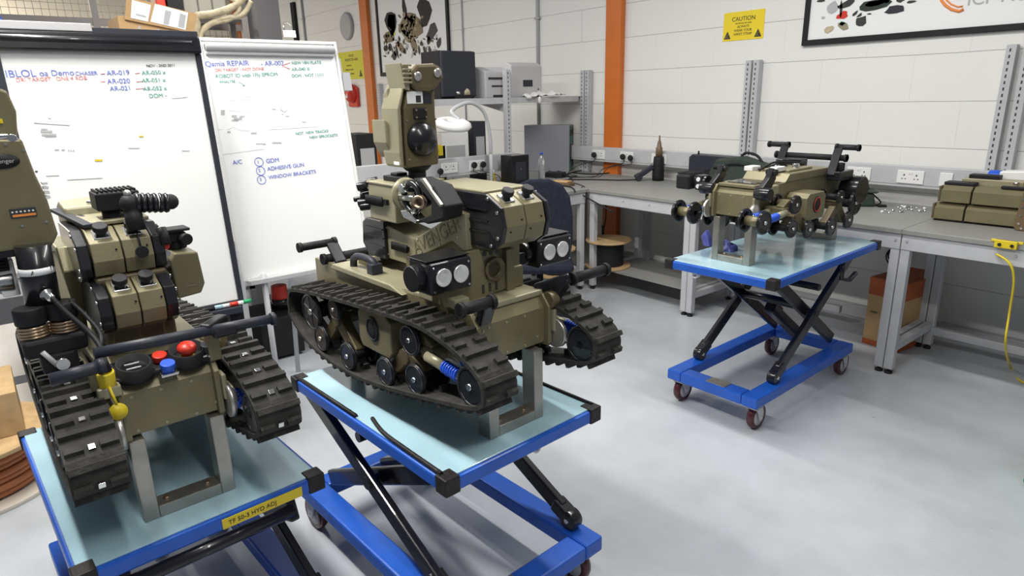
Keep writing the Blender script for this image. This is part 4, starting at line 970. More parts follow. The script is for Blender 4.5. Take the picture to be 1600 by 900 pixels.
# gripper folded on the near side
GM = Matrix.Translation((-.03, 0, .012))
gr = MB(GM).torus((-.27, -.12, .660), (0, 1, 0), .042, .010, 28, 8).lathe([(.020, 0), (.034, 0), (.034, .05), (.020, .05), (.020, 0)], (-.27, -.10, .66), (0, 1, 0), 20).build('gripper_ring', BLACK, r2)
MB(GM).prism([(-.24, .72), (-.14, .705), (-.09, .655), (-.10, .62), (-.18, .595), (-.23, .60), (-.16, .625), (-.155, .66), (-.20, .69)], 'xz', -.135, -.07).build('gripper_jaw', BLACKM, gr, .004)
MB(GM).prism([(-.19, .722), (-.175, .725), (-.095, .66), (-.10, .652)], 'xz', -.145, -.134).build('jaw_edge_plate', STEEL, gr, .002)
MB(GM).prism([(-.31, .62), (-.295, .60), (-.23, .59), (-.225, .60), (-.28, .625)], 'xz', -.14, -.10).cyl((-.30, -.14, .685), (-.30, -.10, .685), .015, 12).cyl((-.33, -.125, .655), (-.25, -.125, .66), .010, 10).build('gripper_link', CHROME, gr, .002)
MB(GM).torus((-.335, -.10, .662), (1, 0, 0), .040, .010, 24, 8).cyl((-.44, -.03, .64), (-.34, -.06, .65), .045, 20).build('wrist_joint', OLIVE_L, gr)
MB(GM).lathe([(.012, .0), (.020, .0), (.020, .02), (.012, .02), (.012, 0)], (-.215, -.13, .655), (.6, -.8, 0), 16).build('camera_tube', COPPER, gr)
# sensor head on its stalk
hd = MB().cyl((-.45, .0, .685), (-.45, .0, .745), .028, 20).lathe([(.034, 0), (.046, .012), (.046, .024), (.03, .03)], (-.45, 0, .73), (0, 0, 1), 24).build('pan_joint', BLACKM, r2)
HM = Matrix.Translation((0, -.012, -.010))
hb = MB(HM).prism([(-.055, .755), (.062, .757), (.066, .80), (.060, .91), (.062, .985), (-.035, .985), (-.052, .93), (-.056, .83)], 'yz', -.475, -.40).build('sensor_head', OLIVE_D, r2, .006)
MB(HM).prism([(-.062, .755), (-.060, .93), (-.042, .99), (-.046, 1.00), (-.072, .93), (-.075, .80), (-.070, .765)], 'yz', -.50, -.405).prism([(-.505, .77), (-.475, .755), (-.475, .99), (-.505, .97)], 'xz', -.06, .055).build('head_side_cover', OLIVE_L, hb, .004)
MB(HM).prism([(-.072, .80), (-.06, .78), (-.06, .88), (-.085, .90), (-.085, .83)], 'yz', -.54, -.46).build('rear_bulge', OLIVE_L, hb, .005)
MB(HM).lathe([(.052, 0), (.052, .008), (.040, .026), (.022, .036), (.001, .040)], (-.40, .003, .838), (1, 0, 0), 32).build('domed_speaker', BLACK, hb)
MB(HM).box((-.402, -.392), (-.022, .024), (.897, .930)).build('small_window', BLACKM, hb, .003)
screws(hb, [(-.392, y, z) for y in (-.028, .006) for z in (.893, .914)] + [(-.40, y, z) for y in (-.058, .046) for z in (.885, .77)], (1, 0, 0), .003, .003, COPPER)
MB(HM).box((-.40, -.3985), (-.040, .015), (.943, .978)).build('white_sticker', PAPER, hb); MB(HM).box((-.3985, -.398), (-.010, .008), (.946, .966)).build('sticker_mark', INKK, hb)
MB(HM).box((-.401, -.397), (.018, .046), (.943, .972)).build('grey_window', SLATE, hb)
MB(HM).prism([(-.034, 1.0), (-.030, 1.035), (-.005, 1.055), (.055, 1.058), (.085, 1.045), (.088, 1.015), (.060, .985), (.030, .975), (-.010, .980)], 'yz', -.465, -.385).build('tilt_shoulder', OLIVE_D, hb, .010)
for y, z in ((-.010, 1.02), (.062, 1.03)): MB(HM).lathe([(.013, 0), (.013, .006), (.006, .007), (.001, .003)], (-.385, y, z), (1, 0, 0), 16).build('hinge_bolt', CAST, hb)
b = MB(HM).prism([(-.050, .985), (-.034, .98), (-.034, 1.05), (-.062, 1.058)], 'yz', -.48, -.39)
for i in range(5): b.box((-.385, -.379), (-.060, -.030), (1.0 + i * .012, 1.006 + i * .012))
b.build('vent_louvre', OLIVE_L, hb, .002)
text('raised_letters', '', .01, INKK, hb, (0, 0, 0), (1, 0, 0), (0, 0, 1)) if 0 else None
MB(HM).box((-.44, -.41), (-.0765, -.075), (.765, .775)).build('side_label', PAPER, hb)
MB(HM).tube(smooth_path([(-.46, .03, .74), (-.48, .06, .80), (-.50, .07, .88)], 5), .006, 6).build('head_cable', BLACKM, hb)
b = MB()
for a_ in range(3): b.tube(smooth_path([(-.62, .02 + a_ * .02, .48), (-.72, .03, .44 + a_ * .01), (-.70, .06, .40), (-.60, .05 + a_ * .02, .39)], 5), .007, 6)
b.build('loom_cables', BLACKM, r2)
MB().cyl((-.66, .02, .40), (-.66, .02, .44), .018, 12).build('red_connector_cap', RED, r2); MB().cyl((-.67, -.02, .385), (-.67, -.02, .42), .012, 12).build('blue_connector_cap', BLUEP, r2)

# ---- robot 1 (left foreground) ----------------------------------------------
O1, R1 = (-1.684, .265, T1Z), R(1.5)
r1 = thing('tracked_robot', 'olive robot with red stop button and dials on its nose, on the left foreground table', 'robot', O1, R1)
running_gear(r1, 1, .25, .14, True, True); running_gear(r1, -1, .25, .14, True, True)
chassis(r1, .115)
make_stand('steel stand under the nose of the left foreground robot', O1, R1, 0.0, .225, .112)
make_stand('steel stand under the tail of the left foreground robot', O1, R1, -.79, .225, .112)
MB().box((-.14, -.008), (-.108, .112), (.374, .388)).build('control_panel', BLACKM, r1, .006)
screws(r1, [(-.006, y, .388) for y in (-.06, -.0, .05, .10)], (0, 0, 1), .004, .004, CHROME)
TU = Vector((.30, 0, 1)).normalized()
def bezel(y, x, R_, name):
    k = MB().lathe([(R_ - .004, .004), (R_, .030), (R_ + .003, .030), (R_ + .004, .0), (R_ + .010, -.006)], (x, y, .388), TU, 32).lathe([(R_ - .001, .003), (.001, .003)], (x, y, .388), TU, 32).build(name, BLACKM, r1)
    return k
d = bezel(-.065, -.030, .035, 'dial_bezel')
MB().cyl(Vector((-.030, -.065, .388)) + TU * .004, Vector((-.030, -.065, .388)) + TU * .014, .030, 28).build('dial_glass', SCREEN, d)
for q in (0.004, -.014): MB().box((-.043 - q, -.035 - q), (-.082, -.05), (.402 + q * .3, .406 + q * .3)).build('readout', GREYP, d)
d = bezel(.056, -.040, .038, 'button_bezel')
c = Vector((-.036, .056, .378))
MB().cyl(c, c + TU * .022, .017, 20).build('button_collar', YEL, d, .002)
MB().lathe([(.012, .020), (.014, .030), (.022, .036), (.023, .046), (.018, .053), (.001, .056)], c, TU, 24).build('stop_button', RED, d)
def cap(x, y, z, r, m, flange=True, name='connector_cap'):
    k = MB().cyl(Vector((x, y, z)), Vector((x, y, z)) + TU * .024, r * .8, 18).cyl(Vector((x, y, z)) + TU * .014, Vector((x, y, z)) + TU * .032, r, 20).build(name, m, r1, .002)
    if flange: MB().box((x - r * 1.2, x + r * 1.2), (y - r * 1.2, y + r * 1.2), (z - .002, z + .005)).build('connector_flange', CHROME, k, .002)
cap(-.004, .002, .374, .017, BLUEP, name='blue_cap'); cap(-.060, -.002, .380, .017, RED, name='red_cap'); cap(-.03, .102, .388, .015, SLATE, name='grey_cap')
# yellow plug and its hanging cap
yp = MB().box((-.035, .015), (-.152, -.104), (.355, .382)).build('plug_mount', OLIVE_L, r1, .003)
MB().cyl((-.006, -.128, .38), (.004, -.128, .42), .0185, 20).build('yellow_plug', YEL, r1, .003)
MB().cyl((.004, -.128, .42), (-.004, -.128, .452), .015, 16, .010).build('plug_boot', BLACKM, r1)
MB().lathe([(.001, .008), (.012, .008), (.014, .004), (.020, .004), (.020, 0), (.001, 0)], (.028, -.122, .325), (1, 0, .1), 20).tube([(.012, -.128, .385), (.026, -.125, .365), (.030, -.122, .345)], .0035, 6).build('hanging_yellow_cap', YEL, r1)
# long front bar
fb = MB().cyl((.035, -.145, .478), (.035, .10, .470), .0128, 16).build('front_bar', SLATE, r1)
MB().cyl((.035, .10, .470), (.035, .262, .462), .0128, 16).lathe([(.016, 0), (.018, .010), (.012, .014), (.001, .014)], (.035, .252, .462), (0, 1, 0), 16).build('front_bar_end', SLATE, fb)
MB().beam((.035, .09, .475), (-.01, .15, .480), .03, .024).box((.010, .05), (.105, .165), (.448, .472)).build('bar_clamp', BLACK, r1, .006)
MB().box((-.03, .0), (.10, .13), (.375, .46)).build('bar_post', OLIVE, r1, .004); MB().box((-.03, .0), (-.16, -.13), (.375, .43)).build('bar_post', OLIVE, r1, .004)
MB().cyl((.055, -.235, .448), (.055, -.13, .452), .0145, 16).lathe([(.008, 0), (.018, 0), (.018, .014), (.008, .014), (.008, 0)], (.055, -.145, .452), (0, 1, .1), 16).build('tow_grip', SLATE, r1)
# deck
MB().prism([(-.80, .376), (-.78, .40), (-.18, .40), (-.14, .376)], 'xz', -.13, .13).build('deck', OLIVE, r1, .004)
MB().cyl((-.14, .15, .34), (-.14, .15, .40), .035, 20).box((-.23, -.10), (.10, .16), (.37, .395)).build('deck_hump', OLIVE_D, r1, .006)
battery_pair(r1, -.085, .466, -.016, .118, ribs=False, kz=.84, cw=.028)
battery_pair(r1, -.150, .588, -.020, .140, ribs=False, kz=.84, cw=.026)
MB().box((-.46, -.16), (-.09, .07), (.40, .60)).build('turret_column', OLIVE_D, r1, .006)
hc = MB().cyl((-.142, .018, .655), (-.134, .018, .655), .015, 16).tube([(-.18, .018, .72), (-.146, .018, .69), (-.138, .018, .66)], .002, 5).build('hanging_cap', BLACKM, r1)
# right hand box
rb = MB().prism([(.095, .50), (.155, .505), (.168, .53), (.162, .62), (.105, .625), (.09, .60)], 'yz', -.34, -.20).build('side_module', OLIVE, r1, .004)
MB().cyl((-.26, .07, .55), (-.26, .10, .55), .028, 18).build('side_joint', OLIVE_L, rb)
MB().box((-.198, -.1985), (.12, .145), (.53, .532)).build('slot_line', OLIVE_L, rb)
kb = MB().cyl((-.27, .128, .625), (-.27, .128, .648), .026, 18).cyl((-.245, .14, .655), (-.215, .145, .655), .016, 16).box((-.30, -.24), (.105, .15), (.648, .672)).box((-.29, -.23), (.098, .16), (.676, .684)).build('sight_block', BLACKM, rb, .003)
MB().cyl((-.18, .078, .70), (-.16, .080, .66), .013, 12).build('side_boot', BLACKM, r1); MB().cyl((-.18, .080, .655), (-.165, .080, .655), .009, 12).build('red_cap', RED, r1); MB().cyl((-.18, .080, .635), (-.165, .080, .635), .008, 12).build('silver_cap', CHROME, r1)
# gooseneck on the upper box
TM = Matrix.Translation((.02, .022, -.040))
gn = MB(TM).cyl((-.185, -.002, .745), (-.195, -.002, .80), .021, 18).sph((-.195, -.004, .812), .024).build('swan_neck', BLACKM, r1)
b = MB(TM)
for i in range(6): b.torus((-.195 - i * .0, .012 + i * .013, .812 - i * .0015), (0, 1, -.1), .019, .007, 18, 6)
b.build('neck_rings', BLACK, gn)
MB(TM).torus((-.195, .058, .808), (0, 1, -.1), .018, .004, 18, 6).build('white_ring', WHITEP, gn); MB(TM).sph((-.195, .088, .806), .020).build('neck_end', BLACKM, gn); MB(TM).sph((-.195, -.006, .838), .009).build('cap_nut', CAST, gn)
cb_ = MB(TM).box((-.36, -.27), (-.065, .035), (.790, .835)).build('finned_unit', BLACKM, r1, .004)
b = MB(TM)
for i in range(9): b.box((-.355, -.275), (-.060 + i * .0105, -.055 + i * .0105), (.835, .841))
b.build('cooling_fins', BLACKM, cb_); MB(TM).cyl((-.31, -.03, .75), (-.31, -.03, .79), .022, 14).build('unit_post', BLACKM, cb_)
MB(TM).box((-.48, -.26), (-.105, .045), (.757, .768)).build('top_plate', OLIVE_L, r1, .003)
MB(TM).beam((-.52, -.13, .775), (-.24, -.095, .762), .022, .010).beam((-.52, -.10, .77), (-.24, -.068, .758), .012, .008).build('guide_rail', SLATE, r1, .002)
MB(TM).prism([(-.60, .66), (-.58, .78), (-.52, .80), (-.42, .79), (-.40, .70), (-.46, .66)], 'xz', -.12, .0).build('rear_module', OLIVE_L, r1, .006)
MB(TM).cyl((-.40, -.02, .765), (-.40, -.02, .795), .020, 14).cyl((-.36, .0, .762), (-.345, .0, .785), .018, 14).cyl((-.44, -.05, .79), (-.44, -.05, .80), .014, 14).build('chrome_bosses', CHROME, r1)
# boom on the near side
MB().prism([(-.50, .40), (-.42, .40), (-.30, .60), (-.34, .66), (-.52, .66)], 'xz', -.14, -.10).build('boom_plate', OLIVE, r1, .004)
MB().beam((-.26, -.160, .665), (-.20, -.150, .50), .010, .024, (0, 1, 0)).build('edge_strip', OLIVE_L, r1, .002)
# mast, coupler
ms = MB().cyl((-.19, -.200, .555), (-.19, -.195, .70), .036, 24).build('mast', BLACK, r1)
MB().lathe([(.0368, 0), (.0368, .016)], (-.19, -.198, .632), (0, 0, 1), 28).build('label_band', PAPER, ms)
text('printed_label', 'AR 002', .014, INKK, ms, (-.1535, -.213, .635), (-.25, 1, 0), (0, 0, 1))
MB().lathe([(.016, 0), (.016, .008), (.009, .012), (.009, .03), (.001, .03)], (-.156, -.192, .585), (1, .2, -.2), 16).build('chrome_connector', CHROME, ms)
MB().tube(smooth_path([(-.13, -.185, .58), (-.10, -.165, .545), (-.06, -.135, .50), (-.015, -.125, .475), (-.002, -.128, .45)], 6), .006, 8).tube(smooth_path([(-.15, -.15, .56), (-.10, -.13, .53), (-.05, -.115, .49), (.0, -.135, .46), (.03, -.15, .44)], 6), .005, 8).build('cable', BLACKM, ms)
cp = MB().box((-.215, -.12), (-.262, -.135), (.445, .487)).box((-.20, -.12), (-.235, -.16), (.40, .45)).build('coupler_block', BLACKM, r1, .008)
for y in (-.232, -.170):
    MB().cyl((-.165, y, .520), (-.165, y, .560), .033, 22).cyl((-.165, y, .48), (-.165, y, .522), .026, 20).build('coupler_cylinder', BLACKM, cp, .003)
    b = MB()
    for i in range(4): b.torus((-.165, y, .491 + i * .0075), (0, 0, 1), .0285, .0036, 24, 6)
    b.build('spring_rings', COPPER, cp)
MB().cyl((-.12, -.195, .425), (-.10, -.195, .425), .014, 14).build('coupler_bolt', CHROME, cp)
MB().cyl((-.12, -.228, .46), (-.115, -.205, .42), .006, 8).build('locking_pin', GREYP, cp)
# breech items left
MB().cyl((-.30, -.45, .61), (-.28, -.24, .605), .030, 18).build('silver_tube', CHROME, r1, .003)
b = MB().box((-.36, -.25), (-.45, -.245), (.635, .69))
for i in range(6): b.box((-.25, -.244), (-.45, -.25), (.640 + i * .008, .644 + i * .008))
b.build('ribbed_block', BLACKM, r1, .003)
MB().box((-.30, -.26), (-.27, -.235), (.57, .66)).build('tube_bracket', WHITEP, r1, .003)
# head
hp = [(-.42, .69), (-.155, .690), (-.140, .715), (-.146, .80), (-.158, .86), (-.168, .94), (-.42, .955)]
hd = MB().prism(hp, 'yz', -.36, -.20).build('weapon_head', OLIVE_L if 0 else OLIVE, r1, .006)
MB().prism([(-.42, .675), (-.19, .675), (-.155, .69), (-.42, .69)], 'yz', -.35, -.205).build('head_base', BLACK, hd)
e = MB(Matrix.Translation((-.20, -.215, .893)) @ Matrix.Diagonal((1, 2.1, 1, 1)))
e.lathe([(.0165, 0), (.0165, .003), (.001, .003)], (0, 0, 0), (1, 0, 0), 28).build('oval_badge', BLACKM, hd)
text('badge_lettering', 'Avenger', .013, INKF, hd, (-.1965, -.235, .889), (0, 1, 0), (0, 0, 1))
lb = MB().box((-.200, -.197), (-.222, -.172), (.764, .786)).build('indicator_label', INKK, hd, .001)
MB().box((-.1975, -.1965), (-.218, -.174), (.7665, .772)).build('orange_stripe', SWIRL, lb); b = MB()
for i in range(6): b.cyl((-.1975, -.217 + i * .0078, .778), (-.196, -.217 + i * .0078, .778), .0022, 8)
b.build('indicator_dots', WHITEP, lb)
screws(hd, [(-.20, -.205, .745), (-.20, -.158, .748), (-.20, -.20, .930), (-.20, -.170, .915), (-.20, -.155, .865)], (1, 0, 0), .003, .003)
b = MB()
for i in range(4): b.box((-.24, -.203), (-.148, -.138), (.80 + i * .011, .806 + i * .011))
b.build('side_ridges', WHITEP, hd)
MB().box((-.30, -.202), (-.42, -.19), (.942, .952)).cyl((-.22, -.185, .942), (-.20, -.185, .942), .010, 12).build('silver_hinge', CHROME, hd, .002)
MB().prism([(-.30, .945), (-.172, .94), (-.163, 1.0), (-.172, 1.045), (-.205, 1.06), (-.30, 1.06)], 'yz', -.34, -.24).build('upper_head', OLIVE, hd, .006)
MB().beam((-.236, -.238, 1.06), (-.236, -.207, .975), .004, .022, (1, 0, 0)).build('strap', BLACKM, hd); MB().box((-.236, -.230), (-.232, -.193), (.975, .985)).build('yellow_strap_end', YEL, hd)

# ------------------------------------------------------------------ things on and under the benches
def S(px, py, z=BH): return at(px, py, z=z)
zt = BH
# upright hot air tool
p = S(1028, 282)
t = thing('hot_air_tool', 'black hot air tool standing upright, nozzle up, on the corner bench', 'tool', (p.x, p.y, zt))
MB().lathe([(.052, 0), (.054, .05), (.050, .12), (.047, .19), (.042, .215), (.001, .215)], (0, 0, 0), (0, 0, 1), 20).build('body', BLACKM, t)
MB().lathe([(.030, .21), (.030, .29), (.022, .30), (.016, .34), (.008, .36), (.006, .40), (.001, .40)], (0, 0, 0), (0, 0, 1), 18).build('nozzle', BROWN, t)
MB().beam((-.03, -.04, .13), (-.11, -.13, .045), .05, .045).beam((-.10, -.12, .05), (-.13, -.155, .02), .07, .06).build('handle', SLATE, t, .008)
MB().tube(smooth_path([(-.13, -.15, .012), (-.25, -.25, .006), (-.50, -.40, .006), (-.62, -.60, .006), (S(918, 288).x - p.x - .02, FY - p.y - .03, .004), (S(905, 305).x - p.x + .12, FY - p.y - .035, -.16)], 6), .006, 6).build('cord', BLACKM, t)
# long case with a bag on it
a, b = at(1075, 270, y=4.66), at(1215, 280, y=4.66)
a.y = 4.66
t = thing('equipment_case', 'long dark grey case lying on the bench behind the stripped robot', 'case', (a.x, 4.66, zt))
L_ = b.x - a.x
MB().prism([(0, 0), (0, .24), (.03, .265), (L_ * .5, .26), (L_, .20), (L_, 0)], 'xz', 0, .12).build('case_body', SLATE, t, .006)
MB().cyl((.06, .05, .26), (.06, .05, .29), .008, 10).build('aerial_stub', BLACKM, t); MB().box((L_ * .2, L_ * .55), (-.004, .0), (.10, .15)).build('latch', BLACKM, t)
p = at(1190, 275, y=4.5)
t = thing('canvas_bag', 'flat dark green canvas bag leaning in front of the dark grey case', 'bag', (p.x - .12, 4.48, zt))
MB().prism([(-.28, 0), (-.33, .15), (-.27, .26), (-.05, .29), (.25, .22), (.36, .15), (.35, 0)], 'xz', 0, .10).build('bag_body', CANVAS, t, .02)
MB().tube(smooth_path([(-.28, -.005, .19), (-.05, -.008, .235), (.30, -.005, .16)], 5), .008, 6).tube(smooth_path([(-.08, .05, .28), (-.04, .05, .315), (.05, .05, .30), (.1, .05, .25)], 5), .010, 6).build('strap', BLACKM, t)
# pouch and cable
p = S(1340, 322)
t = thing('canvas_pouch', 'dark canvas pouch on the bench just right of the stripped robot', 'pouch', (p.x - .09, p.y - .02, zt), R(38))
MB().prism([(-.16, 0), (-.16, .07), (.02, .10), (.17, .085), (.19, .0)], 'xz', -.07, .08).build('pouch_body', CANVAS, t, .015)
MB().prism([(-.15, .085), (.02, .115), (.20, .10), (.18, .09), (.0, .10), (-.15, .075)], 'xz', -.075, .085).build('flap', CANVAS, t, .004)
MB().tube(smooth_path([(-.05, .04, .12), (.02, .06, .17), (.13, .06, .15), (.18, .03, .08), (.24, .02, .02), (.20, -.02, .004), (.22, -.06, .004)], 6), .005, 6).box((.20, .25), (-.08, -.05), (0, .015)).build('pouch_lead', BLACKM, t)
# small metal bits
bits = [(1389, 330), (1407, 325), (1412, 328), (1418, 325), (1421, 329), (1438, 327), (1409, 332), (1384, 333), (1440, 331)]
labs = ['leftmost bright clip in the scatter of metal bits', 'bright clip at the top left of the scatter of bits', 'clip in the middle of the scatter of bits', 'clip at the top right of the middle scatter of bits', 'clip under the middle scatter of bits', 'brightest clip, at the right of the scatter of bits', 'lowest clip in the middle of the scatter of bits', 'dark pin lying left of all the metal bits', 'small pin beside the brightest clip']
for i, (q, lb) in enumerate(zip(bits, labs)):
    p = S(*q)
    k = thing('metal_clip', lb, 'metal bit', (p.x, p.y, zt), i * 1.3, 'metal bits scattered on the bench')
    MB().beam((-.022, 0, .006), (.022, .006, .006), .006, .010).build('shank', CHROME, k); MB().cyl((.02, .006, 0), (.024, .008, .014), .009, 8).build('lug', WHITEP if i % 2 else CHROME, k); MB().cyl((-.022, 0, 0), (-.022, 0, .012), .007, 8).build('lug', CHROME, k)
# olive modules at the right edge
p = S(1458, 345)
t = thing('battery_module', 'olive twin tier module unit on the right hand bench', 'module', (p.x + .01, p.y + .02, zt), R(2))
for z, x0 in ((.012, -.02), (.115, .0)):
    for a, b in ((0, .15), (.158, .43)):
        MB().prism([(0, z), (.13, z), (.13, z + .095), (.03, z + .095), (0, z + .068)], 'yz', x0 + a, x0 + b).build('battery_box', OLIVE, t, .004)
    MB().box((x0 - .012, x0), (.0, .13), (z, z + .092)).build('end_cheek', OLIVE_D, t, .004)
for q_ in (((.0, .15), (.03, .12), (.212, .228)), ((.28, .40), (.02, .06), (.212, .226)), ((-.02, .14), (.01, .10), (.0, .013)), ((.20, .36), (.02, .10), (.0, .013))): MB().box(*q_).build('black_rail', BLACKM, t, .003)
MB().box((.06, .36), (.13, .22), (.10, .245)).build('rear_block', OLIVE_L, t, .005)
MB().box((.09, .24), (.14, .21), (.245, .268)).build('top_rail', BLACKM, t, .004)
MB().box((.43, .47), (.03, .10), (.19, .205)).cyl((.32, .11, .235), (.34, .10, .235), .01, 8).build('metal_tab', CHROME, t)
p = S(1578, 362)
t = thing('screwed_plate_module', 'brown panelled module with a row of screws, cut by the right edge', 'module', (p.x - .005, p.y + .05, zt), R(2))
MB().prism([(.0, .02), (.02, .225), (.05, .24), (.30, .24), (.30, .0), (.02, .0)], 'xz', 0, .20).build('panelled_body', BROWN, t, .006)
screws(t, [(.025 + .0, 0, .04 + i * .045) for i in range(5)] + [(.05, 0, .225), (.04, 0, .015)], (0, -1, 0), .006, .004)
p = at(1545, 277, y=4.66)
t = thing('label_roll', 'white roll dispenser with blue end, behind the olive modules', 'dispenser', (p.x, 4.66, p.z))
MB().cyl((.0, 0, 0), (.06, 0, 0), .045, 20).build('blue_end', BLUEP, t, .004); MB().prism([(.06, -.045), (.24, -.045), (.25, .02), (.20, .055), (.06, .045)], 'xz', -.05, .05).build('white_case', WHITEP, t, .01)
MB().box((.06, .22), (-.04, .04), (zt - p.z, -.045)).build('case_foot', GREYP, t, .004)
# earth bonding box and yellow cord
p = at(1573, 381, y=FY)
t = thing('earth_bonding_point', 'yellow earth bonding box on the rail of the right hand bench', 'earth point', (p.x, FY + .008, p.z))
MB().box((-.048, .048), (-.028, 0), (-.022, .018)).box((-.068, .068), (-.012, 0), (.004, .018)).build('yellow_body', YEL, t, .003)
MB().cyl((-.025, -.028, -.004), (-.025, -.034, -.004), .008, 12).cyl((.028, -.028, -.004), (.028, -.034, -.004), .008, 12).build('stud_socket', BLACKM, t)
c = [at(1557, 397, y=FY), at(1578, 412, y=FY - .02), at(1584, 440, y=FY), at(1577, 490, y=FY + .05), at(1571, 540, y=FY + .05)] + [at(1580, 575, z=.01), at(1598, 597, z=.01), at(1640, 605, z=.01)]
MB(Matrix.Translation(-Vector((p.x, FY + .008, p.z)))).tube(smooth_path(c, 6), .006, 6).build('cord', YEL, t)
# cardboard carton under the bench
a = at(1350, 533, z=0); b = at(1415, 550, z=0)
t = thing('cardboard_carton', 'tall orange and brown carton on the floor under the bench', 'carton', (a.x, 4.40, 0), R(-7))
MB().box((0, .235), (0, .44), (0, .46)).build('carton_body', CARD, t, .003)
MB().box((-.001, .236), (-.001, .441), (.345, .462)).build('orange_band', CARDO, t, .002); MB().box((-.001, .236), (-.001, .441), (.0, .04)).build('orange_base_band', CARDO, t, .002)
MB().box((.10, .165), (-.003, 0), (.09, .25)).build('white_label', PAPER, t)
b_ = MB()
for i in range(5): b_.box((.11, .15), (-.0045, -.003), (.12 + i * .022, .126 + i * .022))
b_.build('label_print', INKK, t)
text('printed_word', 'DELL', .028, INKK, t, (.03, -.002, .235), (1, 0, 0), (0, 0, 1)) if 0 else MB().box((.03, .075), (-.003, 0), (.225, .236)).build('printed_mark', OLIVE_D, t)
k = MB()
for i in range(3):
    c0 = at(1400, 398 + i * 3, y=WY - .08); k.torus((c0.x, WY - .04 - i * .008, c0.z), (0, 1, .1 * i), .055 + .01 * i, .005, 20, 5)
k = k.build('cable_coil', BLACKM); tag(k, 'thin black cable coil hanging on the wall above the carton', 'cable')
# cable drums under the corner
def drum(px, py, z, r, w_, label, core, flange=WOOD):
    p = at(px, py, z=z)
    t = thing('cable_drum', label, 'cable drum', (p.x, p.y, z), 0, 'wooden cable drums')
    MB().cyl((0, 0, 0), (0, 0, .015), r, 32).build('lower_flange', flange, t, .002); MB().cyl((0, 0, w_ + .015), (0, 0, w_ + .03), r, 32).build('upper_flange', flange, t, .002)
    prof = [(.001, .015)] + [(r * .66 + (.004 if i % 2 else 0), .015 + w_ * i / 16) for i in range(17)] + [(.001, .015 + w_)]
    MB().lathe(prof, (0, 0, 0), (0, 0, 1), 28).build('wound_cable', core, t)
    return t
MB_ = MB().box((-3.86, -2.9), (FY + .1, FY + .62), (.17, .185)).build('lower_shelf', TOP)
tag(MB_, 'low shelf board under the corner bench carrying the black cable drum', 'shelf')
drum(950, 415, .186, .20, .21, 'wooden drum of black cable on the low shelf beside the orange column', BLACKM)
drum(868, 428, .186, .17, .20, 'wooden drum of black cable mostly hidden behind the right lamp block', BLACKM)
k = MB().box((-4.78, -3.95), (4.0, 4.72), (.17, .185)).build('lower_shelf', TOP); tag(k, 'low shelf board under the corner worktop', 'shelf')
k = MB().tube(smooth_path([at(947, 318, y=FY + .3), at(946, 345, y=FY + .3), at(942, 362, y=FY + .3)], 4), .006, 6).cyl(at(942, 352, y=FY + .3), at(942, 366, y=FY + .3), .012, 8).build('hanging_lead', BLACKM); tag(k, 'black lead hanging under the corner bench in front of the orange column', 'cord')
# swivel chair
p = (-3.43, 3.02)
t = thing('office_chair', 'dark fabric office chair turned away behind the middle robot', 'chair', (p[0], p[1], 0), R(-41))
k = MB(); pts = [(-.22, .52), (-.235, .62), (-.235, .76), (-.215, .87), (-.16, .94), (-.07, .972), (.07, .972), (.16, .94), (.215, .87), (.235, .76), (.235, .62), (.22, .52), (.12, .49), (-.12, .49)]
MB(Matrix.Rotation(R(90), 4, 'Z')).prism([(x, z * 1.22 - .10) for x, z in pts], 'xz', -.03, .03).build('backrest', CHAIRF, t, .018)
MB().box((-.30, .14), (-.24, .24), (.43, .50)).build('seat', CHAIRF, t, .03)
MB().cyl((-.08, 0, .12), (-.08, 0, .43), .025, 14).box((.0, .05), (-.03, .03), (.42, .60)).build('column', BLACKM, t)
b_ = MB()
for i in range(5):
    a = 2 * math.pi * i / 5; b_.beam((-.08, 0, .10), (-.08 + .27 * math.cos(a), .27 * math.sin(a), .07), .04, .03)
b_.build('star_base', BLACKM, t, .006)
for i in range(5):
    a = 2 * math.pi * i / 5; MB().cyl((-.08 + .27 * math.cos(a), .27 * math.sin(a) - .02, .028), (-.08 + .27 * math.cos(a), .27 * math.sin(a) + .02, .028), .028, 14).build('castor', BLACKM, t)
# printer shelf contents (shelf top z = 1.628)
zs = 1.628
def shelf_y(px, x=-4.95): return at(px, 150, x=x).y
ya, yb = shelf_y(757), shelf_y(850)
t = thing('laser_printer', 'off white laser printer on the wall shelf behind the slotted upright', 'printer', (-5.28, ya + .02, zs))
W_ = (yb - ya)
PM = mat('printer_plastic', (.50, .50, .51), .5)
MB().prism([(0, 0), (0, .28), (.18, .28), (.32, .235), (.32, 0)], 'xz', 0, .40 if 0 else W_ * .42).build('front_housing', PM, t, .010)
MB().prism([(0, 0), (0, .32), (.26, .32), (.32, .29), (.32, 0)], 'xz', W_ * .42 + .001, W_ * .95).build('rear_housing', PM, t, .010)
MB().box((.321, .324), (W_ * .05, W_ * .36), (.165, .185)).box((.321, .324), (W_ * .10, W_ * .30), (.10, .115)).box((.321, .323), (W_ * .12, W_ * .30), (.01, .03)).build('paper_slot', INKK, t)
MB().box((.321, .324), (W_ * .62, W_ * .78), (.10, .16)).build('side_vent', SLATE, t); MB().cyl((.321, W_ * .88, .075), (.326, W_ * .88, .075), .007, 10).build('power_button', INKK, t)
ya2, yb2 = shelf_y(688), shelf_y(742)
t = thing('black_computer_box', 'large black computer casing on the shelf left of the printer', 'computer', (-5.33, shelf_y(697), zs))
MB().box((0, .30), (0, .36), (0, .41)).build('casing', BLACKM, t, .006); MB().box((.30, .34), (.0, .36), (0.02, .405)).build('front_shell', SLATE, t, .010)
MB().tube(smooth_path([(.15, .36, .36), (.16, .375, .38), (.17, .395, .34), (.17, .395, .24)], 5), .006, 6).build('lead', BLACKM, t)
p = (-5.02, shelf_y(728), zs)
